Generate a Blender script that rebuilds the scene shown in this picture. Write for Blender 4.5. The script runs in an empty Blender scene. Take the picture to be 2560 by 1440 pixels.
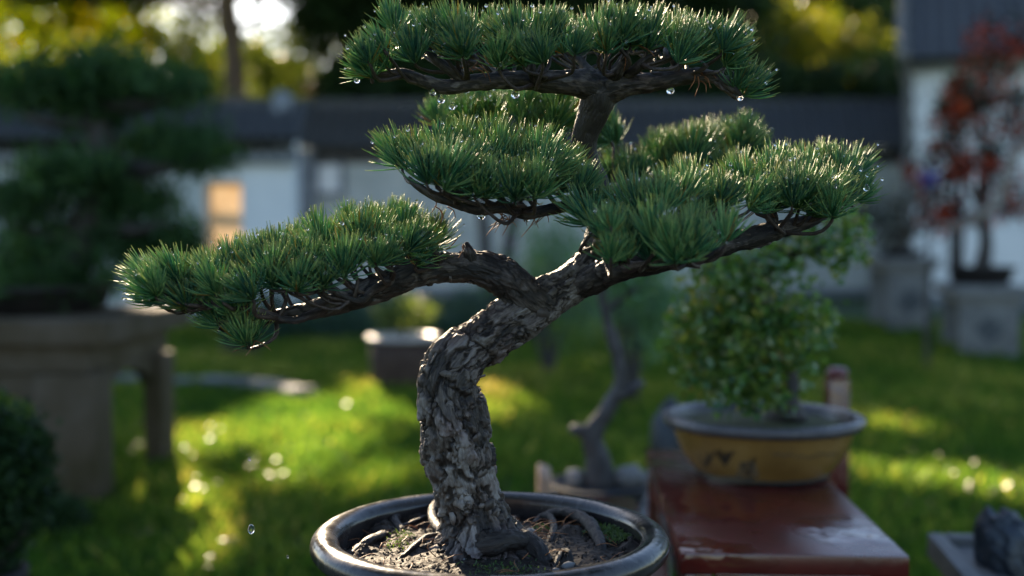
import bpy, bmesh, math, random
import numpy as np
from mathutils import Vector, Matrix

random.seed(7)
RNG = np.random.default_rng(7)
sc = bpy.context.scene
COL = sc.collection

# ------------------------------------------------------------------ camera
LENS = 40.0
FPX = LENS / 36.0 * 2560.0
CAM_H = 1.1
PITCH = math.atan((720 - 600) / FPX)          # horizon lies at row 600 of the photograph
D0 = 1.42                                      # distance of the pine
cam_d = bpy.data.cameras.new('camera')
cam = bpy.data.objects.new('camera', cam_d)
COL.objects.link(cam)
cam.location = (0, 0, CAM_H)
cam.rotation_euler = (math.radians(90) - PITCH, 0, 0)
cam_d.lens = LENS
cam_d.sensor_width = 36.0
cam_d.clip_start = 0.02
cam_d.clip_end = 1000
cam_d.dof.use_dof = True
cam_d.dof.focus_distance = D0 - 0.03
cam_d.dof.aperture_fstop = 1.85
sc.camera = cam

# ------------------------------------------------------------------ sky, sun, exposure
SUN_EL = math.radians(25)
SUN_H = Vector((-0.32, 0.947, 0)).normalized()          # behind the pine, a little to the left
S = Vector((SUN_H.x * math.cos(SUN_EL), SUN_H.y * math.cos(SUN_EL), math.sin(SUN_EL)))
world = bpy.data.worlds.new('World')
sc.world = world
world.use_nodes = True
wn = world.node_tree
sky = wn.nodes.new('ShaderNodeTexSky')
sky.sky_type = 'NISHITA'
sky.sun_disc = False
sky.sun_elevation = SUN_EL
sky.sun_rotation = math.atan2(S.x, S.y)
sky.air_density = 1.0
sky.dust_density = 0.6
sky.ozone_density = 1.8
bg = wn.nodes['Background']
bg.inputs['Strength'].default_value = 0.076
wn.links.new(sky.outputs[0], bg.inputs[0])
sun_d = bpy.data.lights.new('sun', 'SUN')
sun_d.energy = 5.0
sun_d.angle = math.radians(0.5)
sun_d.color = (1.0, 0.80, 0.55)
sun = bpy.data.objects.new('sun', sun_d)
COL.objects.link(sun)
sun.rotation_euler = S.to_track_quat('Z', 'Y').to_euler()
sc.view_settings.view_transform = 'Standard'
sc.view_settings.look = 'None'
sc.view_settings.gamma = 1.0
sc.view_settings.use_curve_mapping = False
sc.view_settings.exposure = 1.95
sc.cycles.use_denoising = True
sc.cycles.max_bounces = 8
sc.cycles.transparent_max_bounces = 8
sc.cycles.caustics_reflective = False
sc.cycles.caustics_refractive = False
sc.cycles.sample_clamp_indirect = 6.0
sc.cycles.blur_glossy = 0.3

# ------------------------------------------------------------------ helpers: space
def ray(px, py):
    u = (px - 1280) / FPX
    v = -(py - 720) / FPX
    cp, sp = math.cos(PITCH), math.sin(PITCH)
    return Vector((u, cp + v * sp, -sp + v * cp))

def P(px, py, Y=D0):
    d = ray(px, py)
    t = Y / d.y
    return Vector((d.x * t, Y, CAM_H + d.z * t))

def G(px, py, z=0.0):
    d = ray(px, py)
    t = (z - CAM_H) / d.z
    return Vector((d.x * t, d.y * t, z))

def M(px, Y=D0):
    return px * Y / FPX

# ------------------------------------------------------------------ helpers: objects
def empty(name, loc=(0, 0, 0), parent=None):
    o = bpy.data.objects.new(name, None)
    o.empty_display_size = 0.05
    COL.objects.link(o)
    o.location = loc
    if parent:
        o.parent = parent
    return o

def tag(o, label=None, cat=None, group=None, kind=None):
    if label: o['label'] = label
    if cat: o['category'] = cat
    if group: o['group'] = group
    if kind: o['kind'] = kind
    return o

def put(name, mesh, mat=None, parent=None, world_space=True):
    """link a mesh object; mesh data is in world space, parent may be an offset empty"""
    o = bpy.data.objects.new(name, mesh)
    COL.objects.link(o)
    if mat is not None and len(mesh.materials) == 0:
        mesh.materials.append(mat)
    if parent:
        o.parent = parent
        if world_space:
            m = Matrix.Identity(4)
            p = parent
            off = Vector((0, 0, 0))
            while p:
                off += p.location
                p = p.parent
            o.location = -off
    return o

def mesh_np(name, verts, faces, attrs=None, smooth=True):
    """faces: (n,k) int array or list of such arrays"""
    if not isinstance(faces, list):
        faces = [faces]
    faces = [np.asarray(f, dtype=np.int32) for f in faces if len(f)]
    me = bpy.data.meshes.new(name)
    verts = np.asarray(verts, dtype=np.float32)
    me.vertices.add(len(verts))
    me.vertices.foreach_set('co', verts.ravel())
    loops = np.concatenate([f.ravel() for f in faces])
    tot = np.concatenate([np.full(len(f), f.shape[1], dtype=np.int32) for f in faces])
    start = np.concatenate([[0], np.cumsum(tot)[:-1]]).astype(np.int32)
    me.loops.add(len(loops))
    me.loops.foreach_set('vertex_index', loops)
    me.polygons.add(len(tot))
    me.polygons.foreach_set('loop_start', start)
    me.polygons.foreach_set('loop_total', tot)
    if smooth:
        me.polygons.foreach_set('use_smooth', np.ones(len(tot), dtype=bool))
    for k, a in (attrs or {}).items():
        at = me.attributes.new(k, 'FLOAT', 'POINT')
        at.data.foreach_set('value', np.asarray(a, dtype=np.float32))
    me.update(calc_edges=True)
    return me

class MB:
    """collects simple pieces into one mesh"""
    def __init__(self):
        self.v = []; self.f = []
    def add(self, vs, fs):
        n = len(self.v)
        self.v += [tuple(v) for v in vs]
        self.f += [tuple(i + n for i in f) for f in fs]
        return self
    def box(self, a, b, mat=None):
        x0, y0, z0 = a; x1, y1, z1 = b
        vs = [(x0,y0,z0),(x1,y0,z0),(x1,y1,z0),(x0,y1,z0),(x0,y0,z1),(x1,y0,z1),(x1,y1,z1),(x0,y1,z1)]
        if mat: vs = [mat @ Vector(v) for v in vs]
        return self.add(vs, [(0,3,2,1),(4,5,6,7),(0,1,5,4),(1,2,6,5),(2,3,7,6),(3,0,4,7)])
    def mesh(self, name, bevel=0.0, seg=2, smooth=False):
        me = bpy.data.meshes.new(name)
        me.from_pydata(self.v, [], self.f)
        if bevel > 0:
            bm = bmesh.new(); bm.from_mesh(me)
            bmesh.ops.bevel(bm, geom=list(bm.edges), offset=bevel, segments=seg, affect='EDGES', profile=0.6)
            bm.to_mesh(me); bm.free()
            smooth = True
        if smooth:
            me.polygons.foreach_set('use_smooth', np.ones(len(me.polygons), dtype=bool))
            if bevel > 0:
                me.set_sharp_from_angle(angle=math.radians(40))
        me.update()
        return me

def box_obj(name, a, b, mat, parent=None, bevel=0.0, rot=None):
    return put(name, MB().box(a, b, rot).mesh(name, bevel), mat, parent)

def lathe(profile, n=96, wob=0.0):
    pr = np.array(profile, dtype=float)
    th = np.linspace(0, 2 * np.pi, n, endpoint=False)
    r = pr[:, 0][:, None] * (1 + wob * np.sin(3 * th + 1)[None, :])
    v = np.stack([r * np.cos(th), r * np.sin(th), np.repeat(pr[:, 1][:, None], n, 1)], -1).reshape(-1, 3)
    k = len(pr)
    i, j = np.meshgrid(np.arange(k - 1), np.arange(n), indexing='ij')
    a = i * n + j; b = i * n + (j + 1) % n
    f = np.stack([a, b, b + n, a + n], -1).reshape(-1, 4)
    return v, f

# ------------------------------------------------------------------ helpers: numpy noise
def hash3(ix, iy, iz, s=0):
    h = (ix.astype(np.int64) * 374761393 + iy.astype(np.int64) * 668265263 + iz.astype(np.int64) * 2147483647 + s * 974634777) & 0xffffffff
    h = ((h ^ (h >> 13)) * 1274126177) & 0xffffffff
    h = ((h ^ (h >> 16)) * 2246822519) & 0xffffffff
    h = h ^ (h >> 15)
    return (h & 0xffffff) / float(0xffffff)

def vnoise(p, s=0):
    i = np.floor(p).astype(np.int64)
    f = p - i
    f = f * f * (3 - 2 * f)
    out = 0
    for dx in (0, 1):
        for dy in (0, 1):
            for dz in (0, 1):
                w = (f[:, 0] if dx else 1 - f[:, 0]) * (f[:, 1] if dy else 1 - f[:, 1]) * (f[:, 2] if dz else 1 - f[:, 2])
                out = out + w * hash3(i[:, 0] + dx, i[:, 1] + dy, i[:, 2] + dz, s)
    return out * 2 - 1

def fbm(p, o=4, s=0):
    a, t, out = 1.0, 0.0, 0
    for k in range(o):
        out = out + a * vnoise(p * (2.03 ** k) + 17.3 * k, s + k)
        t += a
        a *= 0.5
    return out / t

def voronoi(p, s=0):
    i0 = np.floor(p).astype(np.int64)
    f1 = np.full(len(p), 9.0); f2 = np.full(len(p), 9.0); cid = np.zeros(len(p))
    cen = np.zeros_like(p)
    for dx in (-1, 0, 1):
        for dy in (-1, 0, 1):
            for dz in (-1, 0, 1):
                c = i0 + np.array([dx, dy, dz])
                q = np.stack([c[:, k] + hash3(c[:, 0], c[:, 1], c[:, 2], s + 11 * k + 1) for k in range(3)], -1)
                d = np.sqrt(((q - p) ** 2).sum(1))
                better = d < f1
                f2 = np.where(better, f1, np.minimum(f2, d))
                f1 = np.where(better, d, f1)
                cid = np.where(better, hash3(c[:, 0], c[:, 1], c[:, 2], s + 77), cid)
                cen = np.where(better[:, None], q, cen)
    return f1, f2, cid, p - cen

def smooth(a, b, x):
    t = np.clip((x - a) / (b - a), 0, 1)
    return t * t * (3 - 2 * t)

# ------------------------------------------------------------------ helpers: tubes
def resample(pts, rad, step):
    """Catmull-Rom through pts, resampled about every step metres"""
    p = np.array([tuple(q) for q in pts], dtype=float)
    r = np.array(rad, dtype=float)
    q = np.column_stack([p, r])
    ext = np.vstack([2 * q[0] - q[1], q, 2 * q[-1] - q[-2]])
    out = []
    for i in range(len(q) - 1):
        a, b, c, d = ext[i:i + 4]
        L = np.linalg.norm(c[:3] - b[:3])
        n = max(2, int(L / step))
        t = np.linspace(0, 1, n, endpoint=False)[:, None]
        out.append(0.5 * ((2 * b) + (-a + c) * t + (2 * a - 5 * b + 4 * c - d) * t ** 2 + (-a + 3 * b - 3 * c + d) * t ** 3))
    out.append(q[-1][None, :])
    out = np.vstack(out)
    return out[:, :3], np.maximum(out[:, 3], 1e-4)

def frames(c):
    t = np.gradient(c, axis=0)
    t /= np.linalg.norm(t, axis=1)[:, None]
    n = np.zeros_like(t)
    a = np.array([0, -1.0, 0])
    if abs(t[0] @ a) > 0.95: a = np.array([1.0, 0, 0])
    v = a - (a @ t[0]) * t[0]
    n[0] = v / np.linalg.norm(v)
    for i in range(1, len(t)):
        v = n[i - 1] - (n[i - 1] @ t[i]) * t[i]
        n[i] = v / np.linalg.norm(v)
    return t, n, np.cross(t, n)

def grid_faces(k, n):
    i, j = np.meshgrid(np.arange(k - 1), np.arange(n), indexing='ij')
    a = i * n + j; b = i * n + (j + 1) % n
    return np.stack([a, b, b + n, a + n], -1).reshape(-1, 4)

def tube_np(pts, rad, step=0.01, n=8, cap=True):
    c, r = resample(pts, rad, step)
    t, u, w = frames(c)
    th = np.linspace(0, 2 * np.pi, n, endpoint=False)
    v = c[:, None, :] + r[:, None, None] * (np.cos(th)[None, :, None] * u[:, None, :] + np.sin(th)[None, :, None] * w[:, None, :])
    v = v.reshape(-1, 3)
    f = grid_faces(len(c), n)
    tri = []
    if cap:
        k = len(v)
        v = np.vstack([v, c[0] - t[0] * r[0] * 0.4, c[-1] + t[-1] * r[-1] * 0.6])
        j = np.arange(n)
        tri = np.vstack([np.stack([np.full(n, k), (j + 1) % n, j], -1),
                         np.stack([np.full(n, k + 1), (len(c) - 1) * n + j, (len(c) - 1) * n + (j + 1) % n], -1)])
    return v, f, tri

class Acc:
    """accumulates numpy pieces (quads + tris + attributes) into one mesh"""
    def __init__(self): self.v = []; self.q = []; self.t = []; self.n = 0; self.a = {}
    def add(self, v, q=(), t=(), **attrs):
        self.v.append(np.asarray(v, dtype=float))
        if len(q): self.q.append(np.asarray(q) + self.n)
        if len(t): self.t.append(np.asarray(t) + self.n)
        for k, x in attrs.items():
            self.a.setdefault(k, []).append(np.broadcast_to(np.asarray(x, dtype=float), (len(v),)))
        self.n += len(v)
    def mesh(self, name, smooth=True):
        f = []
        if self.q: f.append(np.vstack(self.q))
        if self.t: f.append(np.vstack(self.t))
        return mesh_np(name, np.vstack(self.v), f, {k: np.concatenate(x) for k, x in self.a.items()}, smooth)

# ------------------------------------------------------------------ helpers: materials
def new_mat(name):
    m = bpy.data.materials.new(name); m.use_nodes = True
    nt = m.node_tree
    return m, nt, nt.nodes['Principled BSDF']

def N(nt, kind, **kw):
    n = nt.nodes.new(kind)
    for k, v in kw.items():
        if k in n.inputs: n.inputs[k].default_value = v
        else: setattr(n, k, v)
    return n

def ramp(nt, stops, fac):
    r = nt.nodes.new('ShaderNodeValToRGB')
    while len(r.color_ramp.elements) < len(stops): r.color_ramp.elements.new(0.5)
    for e, (p, c) in zip(r.color_ramp.elements, stops):
        e.position = p; e.color = (*c, 1)
    nt.links.new(fac, r.inputs[0])
    return r

def mat_noise(name, stops, scale=5.0, detail=6.0, rough=0.6, bump=0.3, bscale=None, dist=0.005, spec=0.5, coat=0.0, coords='Object', stretch=None, rough2=None):
    m, nt, b = new_mat(name)
    tc = N(nt, 'ShaderNodeTexCoord')
    src = tc.outputs[coords]
    if stretch:
        mp = N(nt, 'ShaderNodeMapping'); mp.inputs['Scale'].default_value = stretch
        nt.links.new(src, mp.inputs['Vector']); src = mp.outputs[0]
    n = N(nt, 'ShaderNodeTexNoise', Scale=scale, Detail=detail, Roughness=0.6)
    nt.links.new(src, n.inputs['Vector'])
    r = ramp(nt, stops, n.outputs['Fac'])
    nt.links.new(r.outputs[0], b.inputs['Base Color'])
    b.inputs['Roughness'].default_value = rough
    b.inputs['Specular IOR Level'].default_value = spec
    b.inputs['Coat Weight'].default_value = coat
    n2 = N(nt, 'ShaderNodeTexNoise', Scale=bscale or scale * 4, Detail=5.0)
    nt.links.new(src, n2.inputs['Vector'])
    if rough2 is not None:
        mr = N(nt, 'ShaderNodeMapRange'); mr.inputs['From Min'].default_value = 0.35; mr.inputs['From Max'].default_value = 0.65
        mr.inputs['To Min'].default_value = rough; mr.inputs['To Max'].default_value = rough2
        n3 = N(nt, 'ShaderNodeTexNoise', Scale=scale * 1.7, Detail=4.0)
        nt.links.new(src, n3.inputs['Vector'])
        nt.links.new(n3.outputs['Fac'], mr.inputs['Value'])
        nt.links.new(mr.outputs[0], b.inputs['Roughness'])
    if bump:
        bp = N(nt, 'ShaderNodeBump', Strength=bump, Distance=dist)
        nt.links.new(n2.outputs['Fac'], bp.inputs['Height'])
        nt.links.new(bp.outputs[0], b.inputs['Normal'])
    return m

def mat_leaf(name, stops, trans=0.4, rough=0.35, tcol=None, attr='tint', spec=0.5):
    """leaf: glossy principled mixed with translucency, colour by per-leaf tint"""
    m, nt, b = new_mat(name)
    a = N(nt, 'ShaderNodeAttribute', attribute_name=attr)
    r = ramp(nt, stops, a.outputs['Fac'])
    nt.links.new(r.outputs[0], b.inputs['Base Color'])
    b.inputs['Roughness'].default_value = rough
    b.inputs['Specular IOR Level'].default_value = spec
    tr = N(nt, 'ShaderNodeBsdfTranslucent')
    mul = N(nt, 'ShaderNodeMix', data_type='RGBA', blend_type='MULTIPLY')
    mul.inputs['Factor'].default_value = 1.0
    nt.links.new(r.outputs[0], mul.inputs['A'])
    mul.inputs['B'].default_value = (*(tcol or (2.2, 2.0, 0.8)), 1)
    nt.links.new(mul.outputs['Result'], tr.inputs['Color'])
    mx = N(nt, 'ShaderNodeMixShader'); mx.inputs[0].default_value = trans
    nt.links.new(b.outputs[0], mx.inputs[1]); nt.links.new(tr.outputs[0], mx.inputs[2])
    nt.links.new(mx.outputs[0], nt.nodes['Material Output'].inputs['Surface'])
    return m

# --- leaves as folded diamonds
def leaf_cloud(cen, size, aspect=0.5, up=None, upw=0.0, jit=1.0, rng=RNG):
    n = len(cen)
    d = rng.normal(size=(n, 3)) * jit
    if up is not None: d = d + np.asarray(up) * upw
    d /= np.linalg.norm(d, axis=1)[:, None]
    e = rng.normal(size=(n, 3))
    e -= (e * d).sum(1)[:, None] * d
    e /= np.linalg.norm(e, axis=1)[:, None]
    nn = np.cross(d, e)
    L = np.broadcast_to(size, (n,))[:, None] * rng.uniform(0.7, 1.3, (n, 1))
    W = L * aspect * 0.5
    a = cen - d * L * 0.5
    b = cen + e * W + nn * W * 0.35
    c = cen + d * L * 0.5
    g = cen - e * W + nn * W * 0.35
    v = np.stack([a, b, c, g], 1).reshape(-1, 3)
    k = np.arange(n) * 4
    f = np.vstack([np.stack([k, k + 1, k + 2], -1), np.stack([k, k + 2, k + 3], -1)])
    return v, f

def blob_points(blobs, rng=RNG, shell=0.45):
    """blobs: (centre, (rx,ry,rz), n) ; points denser toward the surface"""
    out = []
    for c, r, n in blobs:
        d = rng.normal(size=(n, 3)); d /= np.linalg.norm(d, axis=1)[:, None]
        rad = (shell + (1 - shell) * rng.random((n, 1)) ** 0.7)
        w = 1 + 0.28 * vnoise(d * 2.3 + np.array(tuple(c)) * 3.1)[:, None]
        out.append(np.array(tuple(c)) + d * rad * w * np.array(r))
    return np.vstack(out)

def clumpy(blobs, nclump, per, cr, rng=RNG):
    """points gathered into clumps over the blobs: light and dark clumps with gaps"""
    tot = sum(b[2] for b in blobs)
    cen = blob_points([(c, r, max(1, int(nclump * n / tot))) for c, r, n in blobs], rng, 0.3)
    k = np.repeat(cen, per, 0)
    return k + rng.normal(size=k.shape) * cr, np.repeat(rng.random(len(cen)), per)

def leaves_mesh(name, pts, size, aspect=0.5, tint=None, **kw):
    v, f = leaf_cloud(pts, size, aspect, **kw)
    t = tint if tint is not None else RNG.random(len(pts))
    t = np.clip(t * 0.6 + RNG.random(len(pts)) * 0.4, 0, 1)
    return mesh_np(name, v, f, {'tint': np.repeat(t, 4)}, smooth=False)

# ================================================================== materials
MT = {}
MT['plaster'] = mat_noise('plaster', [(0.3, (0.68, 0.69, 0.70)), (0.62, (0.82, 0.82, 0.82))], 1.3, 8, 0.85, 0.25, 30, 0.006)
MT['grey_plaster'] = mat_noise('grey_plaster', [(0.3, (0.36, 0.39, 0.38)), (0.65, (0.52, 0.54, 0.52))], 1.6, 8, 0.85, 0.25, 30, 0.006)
MT['tile'] = mat_noise('tile', [(0.3, (0.016, 0.017, 0.019)), (0.7, (0.045, 0.047, 0.051))], 3, 6, 0.5, 0.4, 20, 0.01)
MT['tile_mid'] = mat_noise('tile_mid', [(0.3, (0.045, 0.046, 0.05)), (0.7, (0.10, 0.103, 0.11))], 3, 6, 0.6, 0.4, 20, 0.01)
MT['tile_light'] = mat_noise('tile_light', [(0.3, (0.14, 0.15, 0.17)), (0.7, (0.25, 0.27, 0.30))], 3, 6, 0.6, 0.4, 20, 0.01)
MT['brick_grey'] = mat_noise('brick_grey', [(0.3, (0.10, 0.11, 0.125)), (0.7, (0.22, 0.24, 0.27))], 4, 6, 0.8, 0.4, 20, 0.01)
MT['granite'] = mat_noise('granite', [(0.3, (0.14, 0.13, 0.125)), (0.5, (0.22, 0.21, 0.20)), (0.72, (0.30, 0.29, 0.28))], 9, 10, 0.8, 0.5, 60, 0.004)
MT['pale_stone'] = mat_noise('pale_stone', [(0.3, (0.10, 0.098, 0.096)), (0.65, (0.19, 0.187, 0.183))], 6, 10, 0.75, 0.5, 50, 0.004)
MT['mossy_granite'] = mat_noise('mossy_granite', [(0.32, (0.045, 0.032, 0.008)), (0.5, (0.075, 0.052, 0.028)), (0.7, (0.11, 0.083, 0.058))], 4, 10, 0.85, 0.6, 50, 0.006)
MT['carving'] = mat_noise('carving', [(0.35, (0.05, 0.055, 0.06)), (0.65, (0.10, 0.105, 0.11))], 9, 6, 0.8, 0.3)
MT['dark_rock'] = mat_noise('dark_rock', [(0.35, (0.010, 0.014, 0.020)), (0.6, (0.032, 0.042, 0.056)), (0.78, (0.09, 0.10, 0.12))], 14, 10, 0.45, 0.9, 45, 0.006)
MT['brown_clay'] = mat_noise('brown_clay', [(0.35, (0.050, 0.030, 0.024)), (0.65, (0.085, 0.055, 0.043))], 8, 6, 0.75, 0.3, spec=.2)
MT['dark_clay'] = mat_noise('dark_clay', [(0.35, (0.014, 0.012, 0.012)), (0.65, (0.03, 0.025, 0.023))], 8, 6, 0.6, 0.3, spec=0.3)
MT['grey_clay'] = mat_noise('grey_clay', [(0.35, (0.03, 0.03, 0.032)), (0.65, (0.065, 0.066, 0.068))], 8, 6, 0.7, 0.3, spec=.2)
MT['terracotta'] = mat_noise('terracotta', [(0.35, (0.42, 0.17, 0.08)), (0.65, (0.55, 0.26, 0.12))], 2, 6, 0.8, 0.3)
MT['wood_post'] = mat_noise('wood_post', [(0.35, (0.42, 0.24, 0.15)), (0.65, (0.6, 0.40, 0.28))], 12, 6, 0.6, 0.3, stretch=(1, 1, 0.1))
MT['tree_bark'] = mat_noise('tree_bark', [(0.35, (0.09, 0.06, 0.045)), (0.65, (0.20, 0.14, 0.10))], 6, 8, 0.9, 0.8, 14, 0.03, stretch=(1, 1, 0.3))
MT['dark_bark'] = mat_noise('dark_bark', [(0.35, (0.02, 0.017, 0.016)), (0.65, (0.06, 0.05, 0.045))], 12, 8, 0.7, 0.8, 40, 0.01)
MT['pale_bark'] = mat_noise('pale_bark', [(0.35, (0.18, 0.15, 0.125)), (0.65, (0.30, 0.255, 0.215))], 14, 8, 0.7, 0.6, 40, 0.01)
MT['grey_bark'] = mat_noise('grey_bark', [(0.35, (0.022, 0.019, 0.019)), (0.55, (0.055, 0.049, 0.049)), (0.75, (0.16, 0.152, 0.155))], 16, 8, 0.6, 0.8, 40, 0.01)
MT['soil'] = mat_noise('soil', [(0.3, (0.009, 0.0055, 0.0035)), (0.55, (0.026, 0.016, 0.010)), (0.75, (0.065, 0.042, 0.025))], 45, 10, 0.75, 1.0, 160, 0.004)
MT['blue'] = mat_noise('blue', [(0.4, (0.03, 0.035, 0.20)), (0.6, (0.05, 0.07, 0.34))], 30, 4, 0.5, 0)

# ================================================================== ground
def ground_material():
    m, nt, b = new_mat('lawn')
    tc = N(nt, 'ShaderNodeTexCoord')
    n1 = N(nt, 'ShaderNodeTexNoise', Scale=1.3, Detail=5.0)
    n2 = N(nt, 'ShaderNodeTexNoise', Scale=55.0, Detail=6.0, Roughness=0.7)
    for n in (n1, n2): nt.links.new(tc.outputs['Object'], n.inputs['Vector'])
    mx = N(nt, 'ShaderNodeMath', operation='ADD')
    nt.links.new(n1.outputs['Fac'], mx.inputs[0]); nt.links.new(n2.outputs['Fac'], mx.inputs[1])
    hv = N(nt, 'ShaderNodeMath', operation='MULTIPLY'); hv.inputs[1].default_value = 0.5
    nt.links.new(mx.outputs[0], hv.inputs[0])
    r = ramp(nt, [(0.32, (0.014, 0.038, 0.010)), (0.5, (0.032, 0.068, 0.018)), (0.64, (0.070, 0.100, 0.032))], hv.outputs[0])
    nt.links.new(r.outputs[0], b.inputs['Base Color'])
    b.inputs['Roughness'].default_value = 0.9
    bp = N(nt, 'ShaderNodeBump', Strength=1.0, Distance=0.03)
    nt.links.new(n2.outputs['Fac'], bp.inputs['Height']); nt.links.new(bp.outputs[0], b.inputs['Normal'])
    return m
MT['lawn'] = ground_material()
gv = np.array([(-300, -100, 0), (300, -100, 0), (300, 500, 0), (-300, 500, 0)], float)
tag(put('lawn', mesh_np('lawn', gv, np.array([[0, 1, 2, 3]]), smooth=False), MT['lawn']), 'wide green garden lawn', kind='structure')

# grass: real blades where the lawn is near enough to show texture
MT['grass'] = mat_leaf('grass', [(0.0, (0.022, 0.066, 0.012)), (0.5, (0.070, 0.125, 0.022)), (0.8, (0.205, 0.22, 0.055)), (1.0, (0.35, 0.30, 0.15))], 0.70, 0.45, (3.05, 2.6, 1.4), spec=.2)
def grass():
    n = 160000
    y = 2.6 + (15.0 - 2.6) * RNG.random(n) ** 1.5
    x = (RNG.random(n) * 2 - 1) * (0.62 * y + 1.6)
    base = np.column_stack([x, y, np.zeros(n)])
    patch = fbm(base * 1.1, 3, 5)
    h = (0.045 + 0.04 * RNG.random(n)) * (1 + 0.5 * patch) * (0.7 + 0.05 * y)
    w = 0.004 + 0.0012 * y
    ang = RNG.random(n) * 2 * np.pi
    e = np.column_stack([np.cos(ang), np.sin(ang), np.zeros(n)])
    lean = RNG.normal(size=(n, 3)) * 0.35; lean[:, 2] = 1
    mid = base + lean * h[:, None] * 0.55
    lean2 = lean + RNG.normal(size=(n, 3)) * 0.5; lean2[:, 2] = 0.75
    tip = mid + lean2 * h[:, None] * 0.55
    v = np.stack([base - e * w[:, None], base + e * w[:, None], mid + e * w[:, None] * 0.8, mid - e * w[:, None] * 0.8, tip], 1).reshape(-1, 3)
    k = np.arange(n) * 5
    q = np.stack([k, k + 1, k + 2, k + 3], -1)
    t = np.stack([k + 3, k + 2, k + 4], -1)
    tint = np.clip(0.35 + 0.5 * patch + RNG.normal(size=n) * 0.18, 0, 1)
    me = mesh_np('grass', v, [q, t], {'tint': np.repeat(tint, 5)}, smooth=False)
    tag(put('grass', me, MT['grass']), 'short wet lawn grass with yellowing blades', 'grass', kind='stuff')
grass()

# small leaf facets added to the lawn, each tilted to glint at the camera
MT['glint_leaf'] = mat_leaf('glint_leaf', [(0.0, (0.16, 0.15, 0.04)), (0.5, (0.28, 0.18, 0.06)), (1.0, (0.34, 0.24, 0.14))], 0.25, 0.42, (1.6, 1.3, 0.7), spec=0.3)
def glint_leaves():
    spots = [(380,1310),(570,1340),(490,1200),(680,915 + 260),(640,1180),(505,1195),(600,1110),(450,1120),(385,1340),(520,1380),(700,1190),(880,1010),(560,1060),(350,1080),(620,1160),(430,1250),
             (2440,1190),(2380,1160),(2520,1215),(2300,1240),(2470,1260),(2330,1130),(300,1110),(310,1125),(480,1090)]
    n_half = (S - ray(480, 1200).normalized()).normalized()
    acc = Acc()
    for (px, py) in spots:
        for k in range(2):
            g = G(px + random.gauss(0, 25), py + random.gauss(0, 18), 0.05)
            h = (S - (g - Vector((0, 0, CAM_H))).normalized()).normalized()
            h = (h + Vector([random.gauss(0, 0.07) for _ in range(3)])).normalized()
            a = h.orthogonal().normalized(); b = h.cross(a)
            th = random.random() * 6.28
            a, b = a * math.cos(th) + b * math.sin(th), b * math.cos(th) - a * math.sin(th)
            L, W = 0.016, 0.010
            ring = [a * L, a * L * 0.4 + b * W, -a * L * 0.5 + b * W * 0.8, -a * L, -a * L * 0.5 - b * W * 0.8, a * L * 0.4 - b * W]
            acc.add([tuple(g)] + [tuple(g + q) for q in ring], (), [(0, i, i % 6 + 1) for i in range(1, 7)], tint=random.random())
    tag(put('glint_leaves', acc.mesh('glint_leaves', False), MT['glint_leaf']), 'small leaf facets added over the sunlit grass as sun glints', 'leaves', kind='stuff')
glint_leaves()

# ================================================================== walls and buildings behind
def wpos(o):
    off = Vector((0, 0, 0))
    while o:
        off += o.location; o = o.parent
    return off

def tiled_slope(parent, A, B, up, spacing=0.2, rad=0.062, mat='tile', name='roof_tile', eave_disc=True):
    """slab from eave line A-B rising along up, with half-round tile rows, each its own part"""
    A, B, up = Vector(A), Vector(B), Vector(up)
    along = (B - A); L = along.length; along.normalize()
    nrm = along.cross(up).normalized()
    if nrm.z < 0: nrm = -nrm
    base = MB()
    th = 0.05
    vs = [A, B, B + up, A + up]
    base.add([*vs, *[v - nrm * th for v in vs]], [(0,1,2,3),(7,6,5,4),(0,4,5,1),(1,5,6,2),(2,6,7,3),(3,7,4,0)])
    put('roof_slab', base.mesh('roof_slab'), MT[mat], parent)
    n = int(L / spacing)
    # one tile row mesh: scalloped half tube along up, closed end
    acc = Acc()
    ns = 7; seg = 6
    ul = up.length; uh = up.normalized()
    vv = []; ff = []
    for i in range(seg):
        for e in (0, 1):
            s = (i + e) / seg * ul - (0.02 if e == 0 else 0.0)
            r = rad * (1.0 if e == 0 else 0.86)
            for j in range(ns):
                a = math.pi * j / (ns - 1)
                vv.append(uh * s + along * (math.cos(a) * r) + nrm * (math.sin(a) * r * 1.1 + 0.004))
    for i in range(seg * 2 - 1):
        for j in range(ns - 1):
            p = i * ns + j
            ff.append((p, p + 1, p + ns + 1, p + ns))
    ff.append(tuple(range(ns)))
    me = MB().add(vv, ff).mesh(name, smooth=False)
    me.materials.append(MT['tile_mid' if mat == 'tile' else mat])
    pw = wpos(parent)
    for k in range(n):
        o = bpy.data.objects.new(name, me); COL.objects.link(o)
        o.parent = parent
        o.location = A + along * ((k + 0.5) * L / n) - pw

def bracket_row(parent, A, B, spacing, size, mat, name='bracket'):
    A, B = Vector(A), Vector(B)
    d = B - A; L = d.length; d.normalize()
    n = int(L / spacing)
    out = Vector((d.y, -d.x, 0))
    w, dep, h = size
    m = MB()
    m.add([d * (-w/2), d * (w/2), d * (w/2) + out * dep * .5, d * (-w/2) + out * dep * .5,
           d * (-w/2) + Vector((0,0,h)), d * (w/2) + Vector((0,0,h)), d * (w/2) + out * dep + Vector((0,0,h)), d * (-w/2) + out * dep + Vector((0,0,h))],
          [(0,3,2,1),(4,5,6,7),(0,1,5,4),(1,2,6,5),(2,3,7,6),(3,0,4,7)])
    me = m.mesh(name); me.materials.append(MT[mat])
    pw = wpos(parent)
    for k in range(n):
        o = bpy.data.objects.new(name, me); COL.objects.link(o)
        o.parent = parent; o.location = A + d * ((k + .5) * L / n) - pw

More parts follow.
